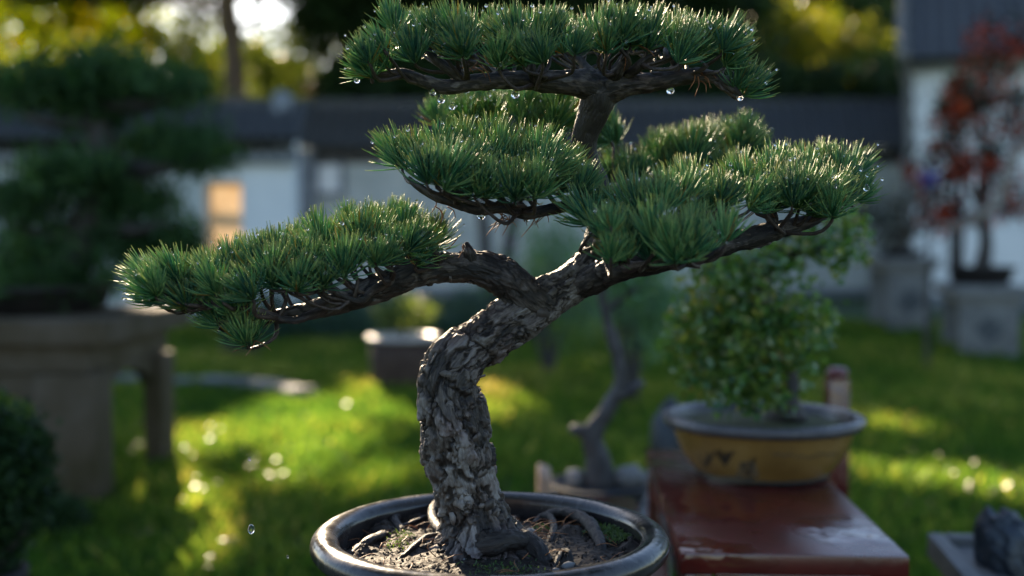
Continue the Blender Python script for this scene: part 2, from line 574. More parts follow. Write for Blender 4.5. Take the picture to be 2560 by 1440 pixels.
# --- long back wall with tiled coping
YW = 22.0
wx0, wx1 = P(742, 600, YW).x, P(2300, 600, YW).x
z_eave, z_ridge = P(0, 372, YW).z, P(0, 245, YW).z
bw = empty('garden_wall', ((wx0 + wx1) / 2, YW, 0))
tag(bw, 'long white garden wall with dark tiled coping behind the lawn', 'wall')
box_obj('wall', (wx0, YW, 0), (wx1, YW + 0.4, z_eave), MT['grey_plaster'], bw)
box_obj('plinth', (wx0, YW - 0.06, 0), (wx1, YW - 0.003, 0.16), MT['brick_grey'], bw)
box_obj('frieze', (wx0, YW - 0.08, z_eave - 0.28), (wx1, YW - 0.003, z_eave - 0.02), MT['tile'], bw)
bracket_row(bw, (wx0, YW - 0.083, z_eave - 0.16), (wx1, YW - 0.083, z_eave - 0.16), 0.35, (0.16, 0.2, 0.13), 'tile', 'bracket')
tiled_slope(bw, (wx0 - 0.1, YW - 0.45, z_eave), (wx1 + 0.1, YW - 0.45, z_eave), (0, 0.62, z_ridge - z_eave - 0.1), 0.24, 0.075)
box_obj('ridge', (wx0 - 0.1, YW + 0.10, z_ridge - 0.22), (wx1 + 0.1, YW + 0.38, z_ridge), MT['tile'], bw, 0.03)
# lattice window and pier near the left end
def wall_window(px0, py0, px1, py1):
    a, b = P(px0, py1, YW), P(px1, py0, YW)
    f = empty('window', (a.x, YW, a.z), bw); f.location = Vector((a.x, YW, a.z)) - bw.location
    t = 0.10
    for (x0, x1, z0, z1) in ((a.x - t, b.x + t, b.z, b.z + t), (a.x - t, b.x + t, a.z - t, a.z), (a.x - t, a.x, a.z, b.z), (b.x, b.x + t, a.z, b.z)):
        box_obj('frame', (x0, YW - 0.07, z0), (x1, YW - 0.004, z1), MT['brick_grey'], f)
    box_obj('pane', (a.x, YW - 0.03, a.z), (b.x, YW - 0.005, b.z), MT['plaster'], f)
wall_window(797, 412, 850, 480)
pa, pb = P(742, 0, YW).x, P(786, 0, YW).x
box_obj('pier', (pa - 0.02, YW - 0.3, 0), (pb, YW - 0.09, z_eave - 0.03), MT['brick_grey'], bw)

# --- left gate pavilion: front wall, translucent amber panel added for a warm sunlit patch
YG = 15.0
gx0, gxc, gx1 = P(440, 600, YG).x, P(604, 600, YG).x, P(738, 600, YG).x
ge, gr = P(0, 372, YG).z, P(0, 240, YG).z
gp = empty('gate_pavilion', ((gx0 + gx1) / 2, YG, 0))
tag(gp, 'small white gate building with grey tiled eaves and an added amber panel for a sunlit patch', 'building')
box_obj('wall', (gxc, YG, 0), (gx1, YG + 0.35, ge + 0.3), MT['plaster'], gp)
dx0 = P(512, 600, YG).x
dz1 = P(0, 452, YG).z
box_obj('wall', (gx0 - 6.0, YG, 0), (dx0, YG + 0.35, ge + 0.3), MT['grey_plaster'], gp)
box_obj('lintel', (dx0 + 0.002, YG + 0.01, dz1), (gxc - 0.002, YG + 0.33, ge + 0.295), MT['plaster'], gp)
m, nt, b = new_mat('amber_panel')
tcx = N(nt, 'ShaderNodeTexCoord'); nz = N(nt, 'ShaderNodeTexNoise', Scale=2.5, Detail=6.0)
nt.links.new(tcx.outputs['Object'], nz.inputs['Vector'])
rr = ramp(nt, [(0.3, (0.62, 0.42, 0.24)), (0.7, (0.76, 0.55, 0.34))], nz.outputs['Fac'])
trn = N(nt, 'ShaderNodeBsdfTranslucent'); nt.links.new(rr.outputs[0], trn.inputs['Color'])
dif = N(nt, 'ShaderNodeBsdfDiffuse'); nt.links.new(rr.outputs[0], dif.inputs['Color'])
mx = N(nt, 'ShaderNodeMixShader'); mx.inputs[0].default_value = 0.2
nt.links.new(dif.outputs[0], mx.inputs[1]); nt.links.new(trn.outputs[0], mx.inputs[2])
nt.links.new(mx.outputs[0], nt.nodes['Material Output'].inputs['Surface'])
MT['amber'] = m
dpn = put('sunpatch_panel', mesh_np('sunpatch_panel', np.array([(dx0 + .003, YG + .2, 0.02), (gxc - .003, YG + .2, 0.02), (gxc - .003, YG + .2, dz1 - .003), (dx0 + .003, YG + .2, dz1 - .003)]), np.array([[0, 1, 2, 3]]), smooth=False), MT['amber'], gp)
box_obj('cornice', (gx0 - 6.0, YG - 0.14, ge - 0.20), (gx1 + 0.05, YG - 0.004, ge - 0.03), MT['tile_light'], gp)
bracket_row(gp, (gx0 - 6.0, YG - 0.143, ge - 0.06), (gx1 + 0.05, YG - 0.143, ge - 0.06), 0.17, (0.085, 0.16, 0.14), 'tile', 'bracket')
tiled_slope(gp, (gx0 - 6.1, YG - 0.42, ge + 0.10), (gx1 + 0.15, YG - 0.42, ge + 0.10), (0, 0.60, gr - ge - 0.22), 0.19, 0.06, 'tile')
box_obj('ridge', (gx0 - 6.1, YG + 0.12, gr - 0.16), (gx1 + 0.15, YG + 0.36, gr - 0.02), MT['tile'], gp, 0.03)
re0 = P(672, 0, YG).x; re1 = P(722, 0, YG).x
put('ridge_ornament', MB().add([(re0, YG + .05, gr - .24), (re1, YG + .05, gr - .24), (re1 + .02, YG + .05, gr + .02), ((re0 + re1) / 2, YG + .05, gr + .10), (re0 + .03, YG + .05, gr + .05),
     (re0, YG + .40, gr - .24), (re1, YG + .40, gr - .24), (re1 + .02, YG + .40, gr + .02), ((re0 + re1) / 2, YG + .40, gr + .10), (re0 + .03, YG + .40, gr + .05)],
     [(0,1,2,3,4),(9,8,7,6,5),(0,5,6,1),(1,6,7,2),(2,7,8,3),(3,8,9,4),(4,9,5,0)]).mesh('ridge_ornament', 0.02), MT['tile_light'], gp)

# --- right house: white gable with deep tiled eaves
YH = 19.0
hx0 = P(2270, 600, YH).x
hz = P(0, 158, YH).z
hz2 = P(0, -140, YH).z
hs = empty('house', (hx0 + 3, YH, 0))
tag(hs, 'white walled house with dark tiled roof at the right edge', 'building')
hax = Vector((hx0, YH, 0)).normalized(); hfx = Vector((hax.y, -hax.x, 0))          # the house stands turned a little to the left
HR = Matrix(((hfx.x, hax.x, 0, hx0), (hfx.y, hax.y, 0, YH), (0, 0, 1, 0), (0, 0, 0, 1)))
box_obj('wall', (0, 0, 0), (7, 5, hz - 0.02), MT['plaster'], hs, 0, HR)
box_obj('plinth', (-0.05, -0.06, 0), (7.05, -0.003, 0.2), MT['brick_grey'], hs, 0, HR)
box_obj('cornice', (-0.02, -0.2, hz - 0.14), (7, -0.004, hz + 0.02), MT['tile_light'], hs, 0, HR)
hup = HR.to_3x3() @ Vector((0, 2.2, hz2 - hz))
tiled_slope(hs, HR @ Vector((-0.05, -0.5, hz)), HR @ Vector((7, -0.5, hz)), hup, 0.24, 0.075)
# uneven pale verge and corner running down the left edge
def verge():
    zz = np.linspace(0.5, hz2 + 0.1, 60)
    xw = -0.10 - 0.12 * smooth(hz - 0.6, hz + 0.5, zz) + 0.05 * fbm(np.column_stack([zz * 3, zz * 0, zz * 0]), 3, 9)
    y0 = -0.12 + np.maximum(0, zz - hz) * 2.2 / (hz2 - hz) - 0.62 * smooth(hz - 0.3, hz + 0.1, zz)
    v = []
    for k in range(len(zz)):
        w = 0.17 + 0.03 * math.sin(k * 1.7)
        v += [tuple(HR @ Vector(q)) for q in ((xw[k], y0[k], zz[k]), (xw[k] + w, y0[k], zz[k]), (xw[k] + w, y0[k] + 0.3, zz[k]), (xw[k], y0[k] + 0.3, zz[k]))]
    put('verge', mesh_np('verge', np.array(v), grid_faces(len(zz), 4), smooth=False), MT['pale_stone'], hs)
verge()

# --- sunlit terracotta roof showing over the wall
ra, rb = P(768, 236, 27), P(900, 206, 27)
tr = empty('outbuilding', ((ra.x + rb.x) / 2, 27, 0))
tag(tr, 'small outbuilding with orange tiled roof just showing above the back wall', 'building')
box_obj('wall', (ra.x, 27.3, 0), (rb.x, 29, ra.z - 0.02), MT['grey_plaster'], tr)
tiled_slope(tr, (ra.x - .1, 26.9, ra.z), (rb.x + .1, 26.9, ra.z), (0, 0.6, rb.z - ra.z), 0.2, 0.06, 'terracotta')

# ================================================================== background trees
MT['leaf_yellow'] = mat_leaf('leaf_yellow', [(0.0, (0.04, 0.075, 0.012)), (0.5, (0.11, 0.155, 0.012)), (0.8, (0.20, 0.20, 0.012)), (1.0, (0.38, 0.19, 0.012))], 0.7, 0.5, (2.3, 2.2, 0.4), spec=0.3)
MT['leaf_pale'] = mat_leaf('leaf_pale', [(0.0, (0.05, 0.09, 0.03)), (1.0, (0.15, 0.18, 0.05))], 0.5, 0.4, (2.2, 2.1, 0.8))
MT['leaf_dark'] = mat_leaf('leaf_dark', [(0.0, (0.008, 0.022, 0.008)), (0.7, (0.020, 0.050, 0.015)), (1.0, (0.045, 0.09, 0.02))], 0.22, 0.55, (1.9, 2.0, 0.4), spec=.25)
MT['leaf_canopy'] = mat_leaf('leaf_canopy', [(0.0, (0.02, 0.045, 0.015)), (1.0, (0.06, 0.10, 0.025))], 0.25, 0.4, (1.8, 2.0, 0.5))
MT['leaf_bamboo'] = mat_leaf('leaf_bamboo', [(0.0, (0.04, 0.07, 0.01)), (0.6, (0.11, 0.14, 0.014)), (1.0, (0.24, 0.22, 0.016))], 0.6, 0.4, (2.3, 2.0, 0.4))
MT['leaf_hedge'] = mat_leaf('leaf_hedge', [(0.0, (0.014, 0.045, 0.028)), (1.0, (0.035, 0.085, 0.05))], 0.25, 0.35, (1.6, 2.0, 0.9))
MT['leaf_shrub'] = mat_leaf('leaf_shrub', [(0.0, (0.055, 0.13, 0.06)), (1.0, (0.15, 0.26, 0.12))], 0.35, 0.3, (1.7, 2.0, 0.8))

def limbs(acc, base, top, r, n=6, spread=2.0):
    base, top = Vector(base), Vector(top)
    pts = [base + (top - base) * t + Vector((random.gauss(0, .12), random.gauss(0, .12), 0)) * (t > 0) for t in (0, .25, .5, .75, 1)]
    v, q, t = tube_np(pts, [r * 1.25, r, r * .85, r * .65, r * .3], 0.3, 12); acc.add(v, q, t)
    for k in range(n):
        s = random.uniform(.5, .95)
        p0 = base + (top - base) * s
        a = random.random() * 6.28
        L = spread * random.uniform(.6, 1)
        p2 = p0 + Vector((math.cos(a) * L, math.sin(a) * L, L * random.uniform(.3, .9)))
        p1 = (p0 + p2) / 2 + Vector((0, 0, -.1 * L))
        v, q, t = tube_np([p0, p1, p2], [r * .4, r * .28, r * .1], 0.3, 8); acc.add(v, q, t)

def tree(name, label, base, top, r, crown_me, leaf_mat, bark='tree_bark', cat='tree', group=None, spread=2.0, n=6):
    t = empty(name, base)
    tag(t, label, cat, group)
    acc = Acc(); limbs(acc, base, top, r, n, spread)
    put('trunk', acc.mesh('trunk'), MT[bark], t)
    put('crown', crown_me, MT[leaf_mat], t)
    return t

# where sun has to come through: polygons on the ground (photo pixels) and spots in the air
LIT = [[(620,1000),(965,965),(990,1120),(1060,1090),(1070,1200),(900,1280),(760,1260),(640,1260),(540,1200),(450,1120),(540,1050)],
       [(330,1480),(350,1250),(405,1100),(520,1070),(610,1150),(640,1300),(620,1480)],
       [(2100,1050),(2300,1060),(2420,1085),(2430,1110),(2250,1098),(2110,1095)],
       [(2100,1115),(2250,1118),(2500,1180),(2750,1200),(2750,1310),(2440,1265),(2120,1240)],
       [(1290,990),(1345,1000),(1375,1075),(1310,1085)], [(1550,985),(1625,1000),(1630,1060),(1560,1050)],
       [(255,1160),(335,1150),(335,1250),(260,1260)], [(1290,1090),(1360,1090),(1360,1150),(1290,1140)]]
LITG = [np.array([tuple(G(*p))[:2] for p in poly]) for poly in LIT]
AIR = [(P(400, 670), 0.16), (P(560, 650), 0.10), (P(880, 570), 0.14), (P(1010, 390), 0.10), (P(930, 120), 0.12), (P(1120, 60), 0.10), (P(700, 600), 0.10), (P(1250, 330), 0.06), (P(1420, 40), 0.06), (P(1620, 50), 0.06), (P(1800, 70), 0.05), (P(1130, 640), 0.06), (P(1230, 760), 0.05), (P(1400, 680), 0.05),
       (P(800, 1335), 0.12), (P(880, 1385, D0 - .12), 0.11), (P(980, 1412, D0 - .18), 0.09), (P(900, 1250, D0 + .12), 0.03), (P(1000, 1375), 0.02), (P(1130, 60), 0.04), (P(1080, 960), 0.05), (P(1830, 400, D0 + .1), 0.06), (P(2080, 380, D0 + .05), 0.05),
       (P(975, 815, 8.5), 0.35), (P(1080, 815, 8.5), 0.25), (P(555, 520, 15), 0.9), (P(1360, 1180, 3.0), 0.08), (P(470, 690), 0.08), (P(660, 660), 0.05), (P(980, 560), 0.06), (P(1060, 330), 0.06), (P(1300, 60), 0.05), (P(1700, 60), 0.05)]

def in_poly(pts, poly):
    x, y = pts[:, 0], pts[:, 1]
    ins = np.zeros(len(pts), bool)
    j = len(poly) - 1
    for i in range(len(poly)):
        xi, yi = poly[i]; xj, yj = poly[j]
        c = ((yi > y) != (yj > y)) & (x < (xj - xi) * (y - yi) / (yj - yi + 1e-12) + xi)
        ins ^= c
        j = i
    return ins

def canopy_points(n):  # leaves added along sun rays for shade, gaps carved, mostly out of view
    gx = RNG.uniform(-8.5, 9.0, n); gy = RNG.uniform(-2.8, 17.0, n)
    z = RNG.uniform(7.6, 13.5, n)
    t = z / S.z
    p = np.column_stack([gx, gy, np.zeros(n)]) + t[:, None] * np.array(tuple(S))
    keep = np.ones(n, bool)
    g2 = np.column_stack([gx, gy]) + RNG.normal(size=(n, 2)) * 0.06
    mott = fbm(np.column_stack([gx * 1.6, gy * 0.9, gx * 0]), 3, 21)
    for pi, poly in enumerate(LITG):
        keep &= ~(in_poly(g2, poly) & (mott < (0.5 if pi == 0 else 0.36)))
    for c, r in AIR:
        w = p - np.array(tuple(c))
        al = w @ np.array(tuple(S))
        d = np.linalg.norm(w - al[:, None] * np.array(tuple(S)), axis=1)
        keep &= ~((d < r + 0.13) & (al > 0))
    # never let a leaf hang into the photograph's frame close by
    vis = (np.abs(p[:, 0]) < 0.5 * p[:, 1]) & (p[:, 2] < CAM_H + 0.225 * p[:, 1]) & (p[:, 1] < 24)
    return p[keep & ~vis]

cp = canopy_points(88000)
ctr = [((-6.25, 25.0, 0), (-6.4, 25.0, 10.5), 'tall tree with a warm brown trunk rising behind the gate building', 0.27),
       ((-13.5, 27.0, 0), (-13.0, 27.0, 11), 'tall shade tree standing at the far left behind the dark pine', 0.3),
       ((0.6, 29.0, 0), (0.4, 29.0, 11.5), 'tall shade tree behind the back wall, hidden by the front pine', 0.3),
       ((4.6, 33.0, 0), (4.6, 33.0, 12), 'tall shade tree behind the back wall, right of the front pine', 0.3),
       ((-10.5, 18.5, 0), (-9.8, 19.0, 10.5), 'tall shade tree at the left edge, nearest of the trees behind', 0.3)]
own = np.argmin(np.stack([np.hypot(cp[:, 0] - c[1][0], cp[:, 1] - c[1][1]) for c in ctr], 1), 1)
for k, (b_, t_, lab, r_) in enumerate(ctr):
    pts = cp[own == k]
    me = leaves_mesh('crown', pts, 0.23, 0.8)
    tree('shade_tree', lab, b_, t_, r_, me, 'leaf_canopy', 'tree_bark', 'tree', 'tall trees shading the garden', 3.0, 9)

def px_blob(px, py, Y, rpx, rpy, rd, n):
    return (P(px, py, Y), (M(rpx, Y), rd, M(rpy, Y)), n)

# far wood closing the view, with openings to the sky
def woodland():
    n = 34000
    px = RNG.uniform(-400, 2900, n); py = RNG.uniform(-70, 330, n)
    gaps = [(470, 10, 62, 42), (430, 70, 30, 26), (505, 85, 34, 32), (390, 30, 25, 22), (660, 0, 80, 34), (606, 78, 26, 28), (672, 76, 26, 24), (735, 108, 28, 26), (700, 100, 24, 24), (790, 70, 22, 26), (806, 126, 30, 30), (925, 0, 24, 20), (30, 72, 6, 6), (415, 140, 26, 22), (350, 5, 20, 18), (455, 115, 20, 20)]
    keep = np.ones(n, bool)
    for (gx, gy, a, b) in gaps: keep &= ((px - gx) / (a + 14)) ** 2 + ((py - gy) / (b + 14)) ** 2 > 1
    Y = RNG.uniform(44, 50, n)
    pts = np.array([tuple(P(a, b, y)) for a, b, y in zip(px[keep], py[keep], Y[keep])])
    lum = np.clip(.35 + .5 * fbm(pts * .35, 3, 2), 0, 1)
    me = leaves_mesh('woodland', pts, .42, .8, lum)
    tag(put('woodland', me, MT['leaf_dark']), 'dark far wood closing the view above the walls', 'wood', kind='stuff')
woodland()
# yellow-green tree upper left
b = [px_blob(90, 40, 33, 170, 80, .55, 10), px_blob(300, 50, 33, 170, 90, .55, 12), px_blob(440, 120, 33, 120, 70, .5, 7), px_blob(180, -80, 33, 300, 80, .6, 12), px_blob(400, -40, 33, 120, 60, .5, 5), px_blob(60, 180, 33, 150, 120, .55, 6)]
pts, tn = clumpy(b, 470, 16, 0.22)
bt = P(60, 600, 33)
tree('maple_tree', 'yellow and orange leaved tree glowing in the upper left corner', (bt.x, 33, 0), tuple(P(120, 0, 33)), 0.2, leaves_mesh('crown', pts, 0.17, 0.8, tn), 'leaf_yellow', spread=1.8)
# pale tree around the trunk, open to the sky
b = [px_blob(700, 130, 31, 150, 80, 1.4, 12), px_blob(840, 170, 31, 120, 80, 1.4, 9), px_blob(640, 230, 31, 170, 60, 1.4, 10), px_blob(470, 190, 31, 110, 80, 1.4, 8), px_blob(800, 40, 31, 80, 60, 1.2, 5), px_blob(500, 60, 31, 60, 60, 1.2, 3)]
pts, tn = clumpy(b, 330, 15, 0.20)
tree('locust_tree', 'pale green sunlit tree left of the front pine, open to the bright sky', (P(690, 600, 31).x, 31, 0), tuple(P(720, 130, 31)), 0.12, leaves_mesh('crown', pts, 0.18, 0.7, tn), 'leaf_pale', spread=1.5)
# dark evergreens behind the pine
for (lab, bl) in (('dark evergreen tree behind the left part of the top foliage pad', [px_blob(880, 40, 26, 150, 110, 1.5, 9), px_blob(1010, 150, 26, 130, 120, 1.5, 8), px_blob(880, -90, 26, 190, 110, 1.5, 8), px_blob(1000, 10, 26, 150, 120, 1.5, 7)]),
                  ('dark evergreen tree behind the trunk top of the front pine', [px_blob(1200, 60, 27, 210, 190, 1.5, 12), px_blob(1400, 100, 27, 210, 170, 1.5, 12), px_blob(1250, -120, 27, 260, 120, 1.5, 10)]),
                  ('dark evergreen tree behind the right part of the top foliage pad', [px_blob(1620, 70, 27, 210, 190, 1.5, 12), px_blob(1790, 60, 27, 150, 190, 1.5, 10), px_blob(1700, -120, 27, 260, 120, 1.5, 10)]),
                  ('dark evergreen tree in the upper right in front of the house', [px_blob(2080, 90, 38, 170, 170, 1.8, 10), px_blob(1960, 40, 38, 200, 200, 1.8, 10), px_blob(2230, 60, 38, 120, 220, 1.8, 8)])):
    pts, tn = clumpy(bl, 700, 18, 0.17)
    c = bl[0][0]
    tree('evergreen_tree', lab, (c.x, c.y, 0), (c.x, c.y, c.z + .5), 0.16, leaves_mesh('crown', pts, 0.20, 0.7, tn), 'leaf_dark', group='dark evergreens behind the wall', spread=1.2)
# bamboo-like drooping foliage right
b = [px_blob(2050, 150, 31, 190, 110, .5, 12), px_blob(1900, 150, 31, 100, 110, .5, 7), px_blob(2170, 180, 31, 90, 80, .5, 5), px_blob(1930, 60, 31, 100, 80, .5, 4)]
pts, tn = clumpy(b, 420, 16, 0.14)
pts[:, 2] += RNG.normal(size=len(pts)) * 0.2
c = P(2050, 130, 31)
tree('bamboo_clump', 'drooping yellow-green bamboo above the dark wall coping', (c.x, c.y, 0), (c.x, c.y, c.z + .4), 0.06, leaves_mesh('crown', pts, 0.24, 0.35, tn, up=(0, 0, -1), upw=1.2), 'leaf_bamboo', cat='bamboo', spread=0.8)

# a row of dense tall shrubs right behind the wall
for (lab, px) in (('dark broad shrub behind the wall, left of the front pine', 930), ('dark broad shrub behind the wall, behind the middle pad', 1180), ('dark broad shrub behind the wall, behind the upper trunk', 1450),
                  ('dark broad shrub behind the wall, behind the right rear pad', 1720), ('dark broad shrub behind the wall, under the bamboo', 1990), ('dark broad shrub behind the wall, beside the house', 2210)):
    bl = [px_blob(px, 230, 24.5, 170, 70, .7, 10), px_blob(px + 40, 300, 24.5, 160, 90, .7, 6)]
    pts, tn = clumpy(bl, 260, 16, 0.13)
    c = bl[0][0]
    tree('tall_shrub', lab, (c.x, c.y, 0), tuple(c), 0.07, leaves_mesh('crown', pts, 0.17, 0.7, tn), 'leaf_dark', cat='shrub', group='tall shrubs behind the wall', spread=.8)

# hedges and garden shrubs at mid distance
def shrub(name, label, blobs, mat, size, ncl, per, cr, aspect=0.6, cat='shrub', group=None, base=None, stem=0.03):
    pts, tn = clumpy(blobs, ncl, per, cr)
    pts[:, 2] = np.maximum(pts[:, 2], 0.02)
    c = Vector(blobs[0][0]) if base is None else Vector(base)
    t = empty(name, (c.x, c.y, 0 if base is None else base[2])); tag(t, label, cat, group)
    acc = Acc()
    for k in range(5):
        a = random.random() * 6.28
        z0 = t.location.z
        top = Vector(blobs[k % len(blobs)][0]) + Vector((random.gauss(0, .1), random.gauss(0, .1), 0)) * blobs[0][1][0]
        v, q, f = tube_np([Vector((c.x + .03 * math.cos(a), c.y + .03 * math.sin(a), z0)), (Vector((c.x, c.y, z0)) + top) / 2 + Vector((random.gauss(0, .04), 0, 0)), top], [stem, stem * .7, stem * .3], 0.1, 6)
        acc.add(v, q, f)
    put('stem', acc.mesh('stem'), MT['dark_bark'], t)
    put('foliage', leaves_mesh('foliage', pts, size, aspect, tn), MT[mat], t)
    return t
for k, (lab, px, w) in enumerate((('dark teal hedge shrub under the left branch of the pine', 640, 110), ('dark teal hedge shrub behind the round brown tub', 830, 130),
                                  ('low dark hedge shrub behind the pine trunk', 1190, 150))):
    shrub('hedge_shrub', lab, [px_blob(px, 800, 12.5, w, 85, .5, 10), px_blob(px + 50, 840, 12.4, w, 60, .5, 8)], 'leaf_hedge', 0.05, 170, 22, 0.06, group='clipped shrubs along the wall')
shrub('leafy_shrub', 'soft green shrub between the pine trunk and its right branch', [px_blob(1380, 640, 9, 90, 80, .3, 8), px_blob(1330, 720, 9, 110, 80, .3, 8), px_blob(1440, 760, 9, 110, 90, .3, 6)], 'leaf_shrub', 0.05, 130, 18, 0.06)
shrub('leafy_shrub', 'bluish green shrub behind the bent dark bonsai trunk', [px_blob(1580, 720, 7.5, 110, 70, .3, 8), px_blob(1530, 660, 7.5, 80, 50, .3, 5), px_blob(1650, 800, 7.5, 90, 110, .3, 8)], 'leaf_shrub', 0.045, 130, 18, 0.05)
# slender pale trunks seen under the middle pad
for (x0, y0, x1, y1, lab) in ((1225, 790, 1205, 520, 'slender grey sapling trunk under the middle pad, left of two'), (1245, 790, 1290, 530, 'slender grey sapling trunk under the middle pad, right of two')):
    a = P(x0, y0, 13); a.z = 0
    acc = Acc(); v, q, t = tube_np([a, P((x0 + x1) / 2, 650, 13), P(x1, y1, 13), P(x1 + (x1 - x0), 400, 13)], [.09, .08, .07, .05], .2, 8); acc.add(v, q, t)
    t_ = empty('sapling', a); tag(t_, lab, 'tree', 'saplings before the wall')
    put('trunk', acc.mesh('trunk'), MT['grey_bark'], t_)
    pts, tn = clumpy([px_blob(x1 + (x1 - x0), 380, 13, 60, 50, .3, 5)], 25, 14, .07)
    put('crown', leaves_mesh('crown', pts, .06, .6, tn), MT['leaf_hedge'], t_)

# ================================================================== mid-ground furniture
# --- curved stone edging
def edging():
    pts = [G(250, 972), G(455, 968), G(600, 972), G(700, 982), G(770, 1003)]
    c, r = resample([Vector((p.x, p.y, 0)) for p in pts], [1] * 5, 0.05)
    L = np.cumsum(np.r_[0, np.linalg.norm(np.diff(c, axis=0), axis=1)])
    t_ = empty('stone_edging', tuple(c[0])); tag(t_, 'curved pale stone edging lying in the grass by the stone table', 'edging')
    tt = np.gradient(c, axis=0); tt /= np.linalg.norm(tt, axis=1)[:, None]
    nn = np.column_stack([-tt[:, 1], tt[:, 0], tt[:, 2] * 0])
    s = 0.0
    while s < L[-1] - 0.1:
        e = min(s + random.uniform(0.3, 0.42), L[-1])
        ii = np.where((L >= s) & (L <= e - 0.012))[0]
        if len(ii) < 2: break
        w, h = 0.09 + random.uniform(-.01, .01), 0.085 + random.uniform(-.012, .012)
        v = []
        for i in ii:
            for (o, z) in ((-w, -.02), (-w, h * .8), (-w * .7, h), (w * .7, h), (w, h * .8), (w, -.02)):
                v.append(tuple(c[i] + nn[i] * o + np.array([0, 0, z])))
        k = len(ii)
        f = [(a * 6 + j, a * 6 + (j + 1) % 6, (a + 1) * 6 + (j + 1) % 6, (a + 1) * 6 + j) for a in range(k - 1) for j in range(6)] + [tuple(range(6)), tuple(range((k - 1) * 6, k * 6))[::-1]]
        put('edging_stone', MB().add(v, f).mesh('edging_stone'), MT['pale_stone'], t_)
        s = e
edging()

# --- round tub, wet rim coloured pale for sky and sun glare
def tub(name, label, px, py_base, py_top, wpx, Y, mat, rim_mat, rim_h=0.035, rim_over=0.05):
    b0 = P(px, py_base, Y); c = Vector((b0.x, Y, 0)); h = P(px, py_top, Y).z
    R = M(wpx, Y) / 2
    t_ = empty(name, c); tag(t_, label, 'planter')
    v, f = lathe([(0.0, 0.0), (R * .86, 0.0), (R * .9, 0.02), (R, h * .55), (R * 1.0, h - rim_h), (R * .86, h - rim_h), (R * .84, h * .4), (0, h * .4)], 48)
    put('body', mesh_np('body', v + np.array(c), f), MT[mat], t_)
    v, f = lathe([(R * .84, h - rim_h), (R + rim_over, h - rim_h), (R + rim_over + .012, h - rim_h * .5), (R + rim_over, h), (R * .9, h + .004), (R * .84, h - .01), (R * .84, h - rim_h)], 48)
    put('rim', mesh_np('rim', v + np.array(c), f), MT[rim_mat], t_)
    v, f = lathe([(0, h - .05), (R * .84, h - .055)], 32)
    put('soil', mesh_np('soil', v + np.array(c), f), MT['soil'], t_)
    return c, h
MT['glare_rim'] = mat_noise('glare_rim', [(0.3, (0.42, 0.36, 0.33)), (0.7, (0.6, 0.54, 0.5))], 6, 6, 0.30, 0.4, 30, 0.01, spec=0.8)
c, h = tub('stone_tub', 'round brown tub with a wet rim coloured pale for glare on the lawn left of the pine trunk', 1010, 975, 838, 170, 8.4, 'brown_clay', 'glare_rim', 0.03, 0.02)
shrub('tub_plant', 'small yellow-green plant growing in the round brown tub', [px_blob(1030, 775, 8.4, 60, 32, .18, 8), px_blob(980, 795, 8.4, 35, 25, .12, 4)], 'leaf_pale', 0.045, 60, 10, 0.035, base=(c.x, 8.4, h - .05), cat='plant', stem=.008)
c, h = tub('clay_pot', 'small dull clay pot on the grass under the left branch tip', 605, 935, 868, 90, 10.5, 'brown_clay', 'brown_clay', 0.03, 0.015)
shrub('pot_plant', 'low green plant in the small clay pot under the left branch', [px_blob(605, 850, 10.5, 50, 22, .15, 8)], 'leaf_hedge', 0.05, 40, 10, 0.04, base=(c.x, 10.5, h - .05), cat='plant', stem=.008)

# --- stone table carrying the dark pine on the left
def stone_table():
    A = G(245, 1275); Bk = G(442, 1150)
    zt = P(255, 800, A.y).z
    ax = Vector((Bk.x - A.x, Bk.y - A.y, 0)); Ls = ax.length; ax.normalize()      # side, receding
    fx = Vector((-ax.y, ax.x, 0))                                                   # front, to the left
    if fx.x > 0: fx = -fx
    rot = Matrix(((fx.x, ax.x, 0, A.x), (fx.y, ax.y, 0, A.y), (0, 0, 1, 0), (0, 0, 0, 1)))
    t_ = empty('stone_table', (A.x, A.y, 0)); tag(t_, 'weathered granite table with arched legs under the dark pine at left', 'table')
    W = 1.5
    lg = 0.20
    put('table_top', MB().box((-0.06, -0.06, zt - 0.10), (W + .06, Ls + 0.06, zt), rot).mesh('table_top', 0.012), MT['mossy_granite'], t_)
    put('apron', MB().box((0.035, 0.02, zt - 0.22), (W - .03, Ls - 0.02, zt - 0.102), rot).mesh('apron', 0.01), MT['mossy_granite'], t_)
    for (u, v) in ((0, 0), (0, Ls - lg), (W - lg * 1.3, 0), (W - lg * 1.3, Ls - lg)):
        lw = lg * 1.3 if v == 0 else .10
        put('leg', MB().box((u + .004, v + .004, 0), (u + lw, v + lg, zt - 0.224), rot).mesh('leg', 0.012), MT['mossy_granite'], t_)
    # carved arched panels between the legs
    def arch(p0, p1, off, nm):
        n = 14; m = MB(); v = []; z1 = zt - 0.226
        d = (p1 - p0)
        for k in range(n + 1):
            s = k / n
            zz = z1 - 0.03 - 0.11 * abs(2 * s - 1) ** 2.4
            b_ = p0 + d * s
            for o in (0, .05):
                v += [tuple(rot @ (b_ + off * o + Vector((0, 0, zz)))), tuple(rot @ (b_ + off * o + Vector((0, 0, z1))))]
        f = []
        for k in range(n):
            a = k * 4
            f += [(a, a + 1, a + 5, a + 4), (a + 2, a + 6, a + 7, a + 3), (a, a + 4, a + 6, a + 2), (a + 1, a + 3, a + 7, a + 5)]
        put(nm, m.add(v, f).mesh(nm), MT['mossy_granite'], t_)
    arch(Vector((0.05, lg, 0)), Vector((0.05, Ls - lg, 0)), Vector((1, 0, 0)), 'arch_panel')
    arch(Vector((lg * 1.3, 0.05, 0)), Vector((W - lg * 1.3, 0.05, 0)), Vector((0, 1, 0)), 'arch_panel')
    return rot, zt, W, Ls
rot, ZT, TW, TL = stone_table()

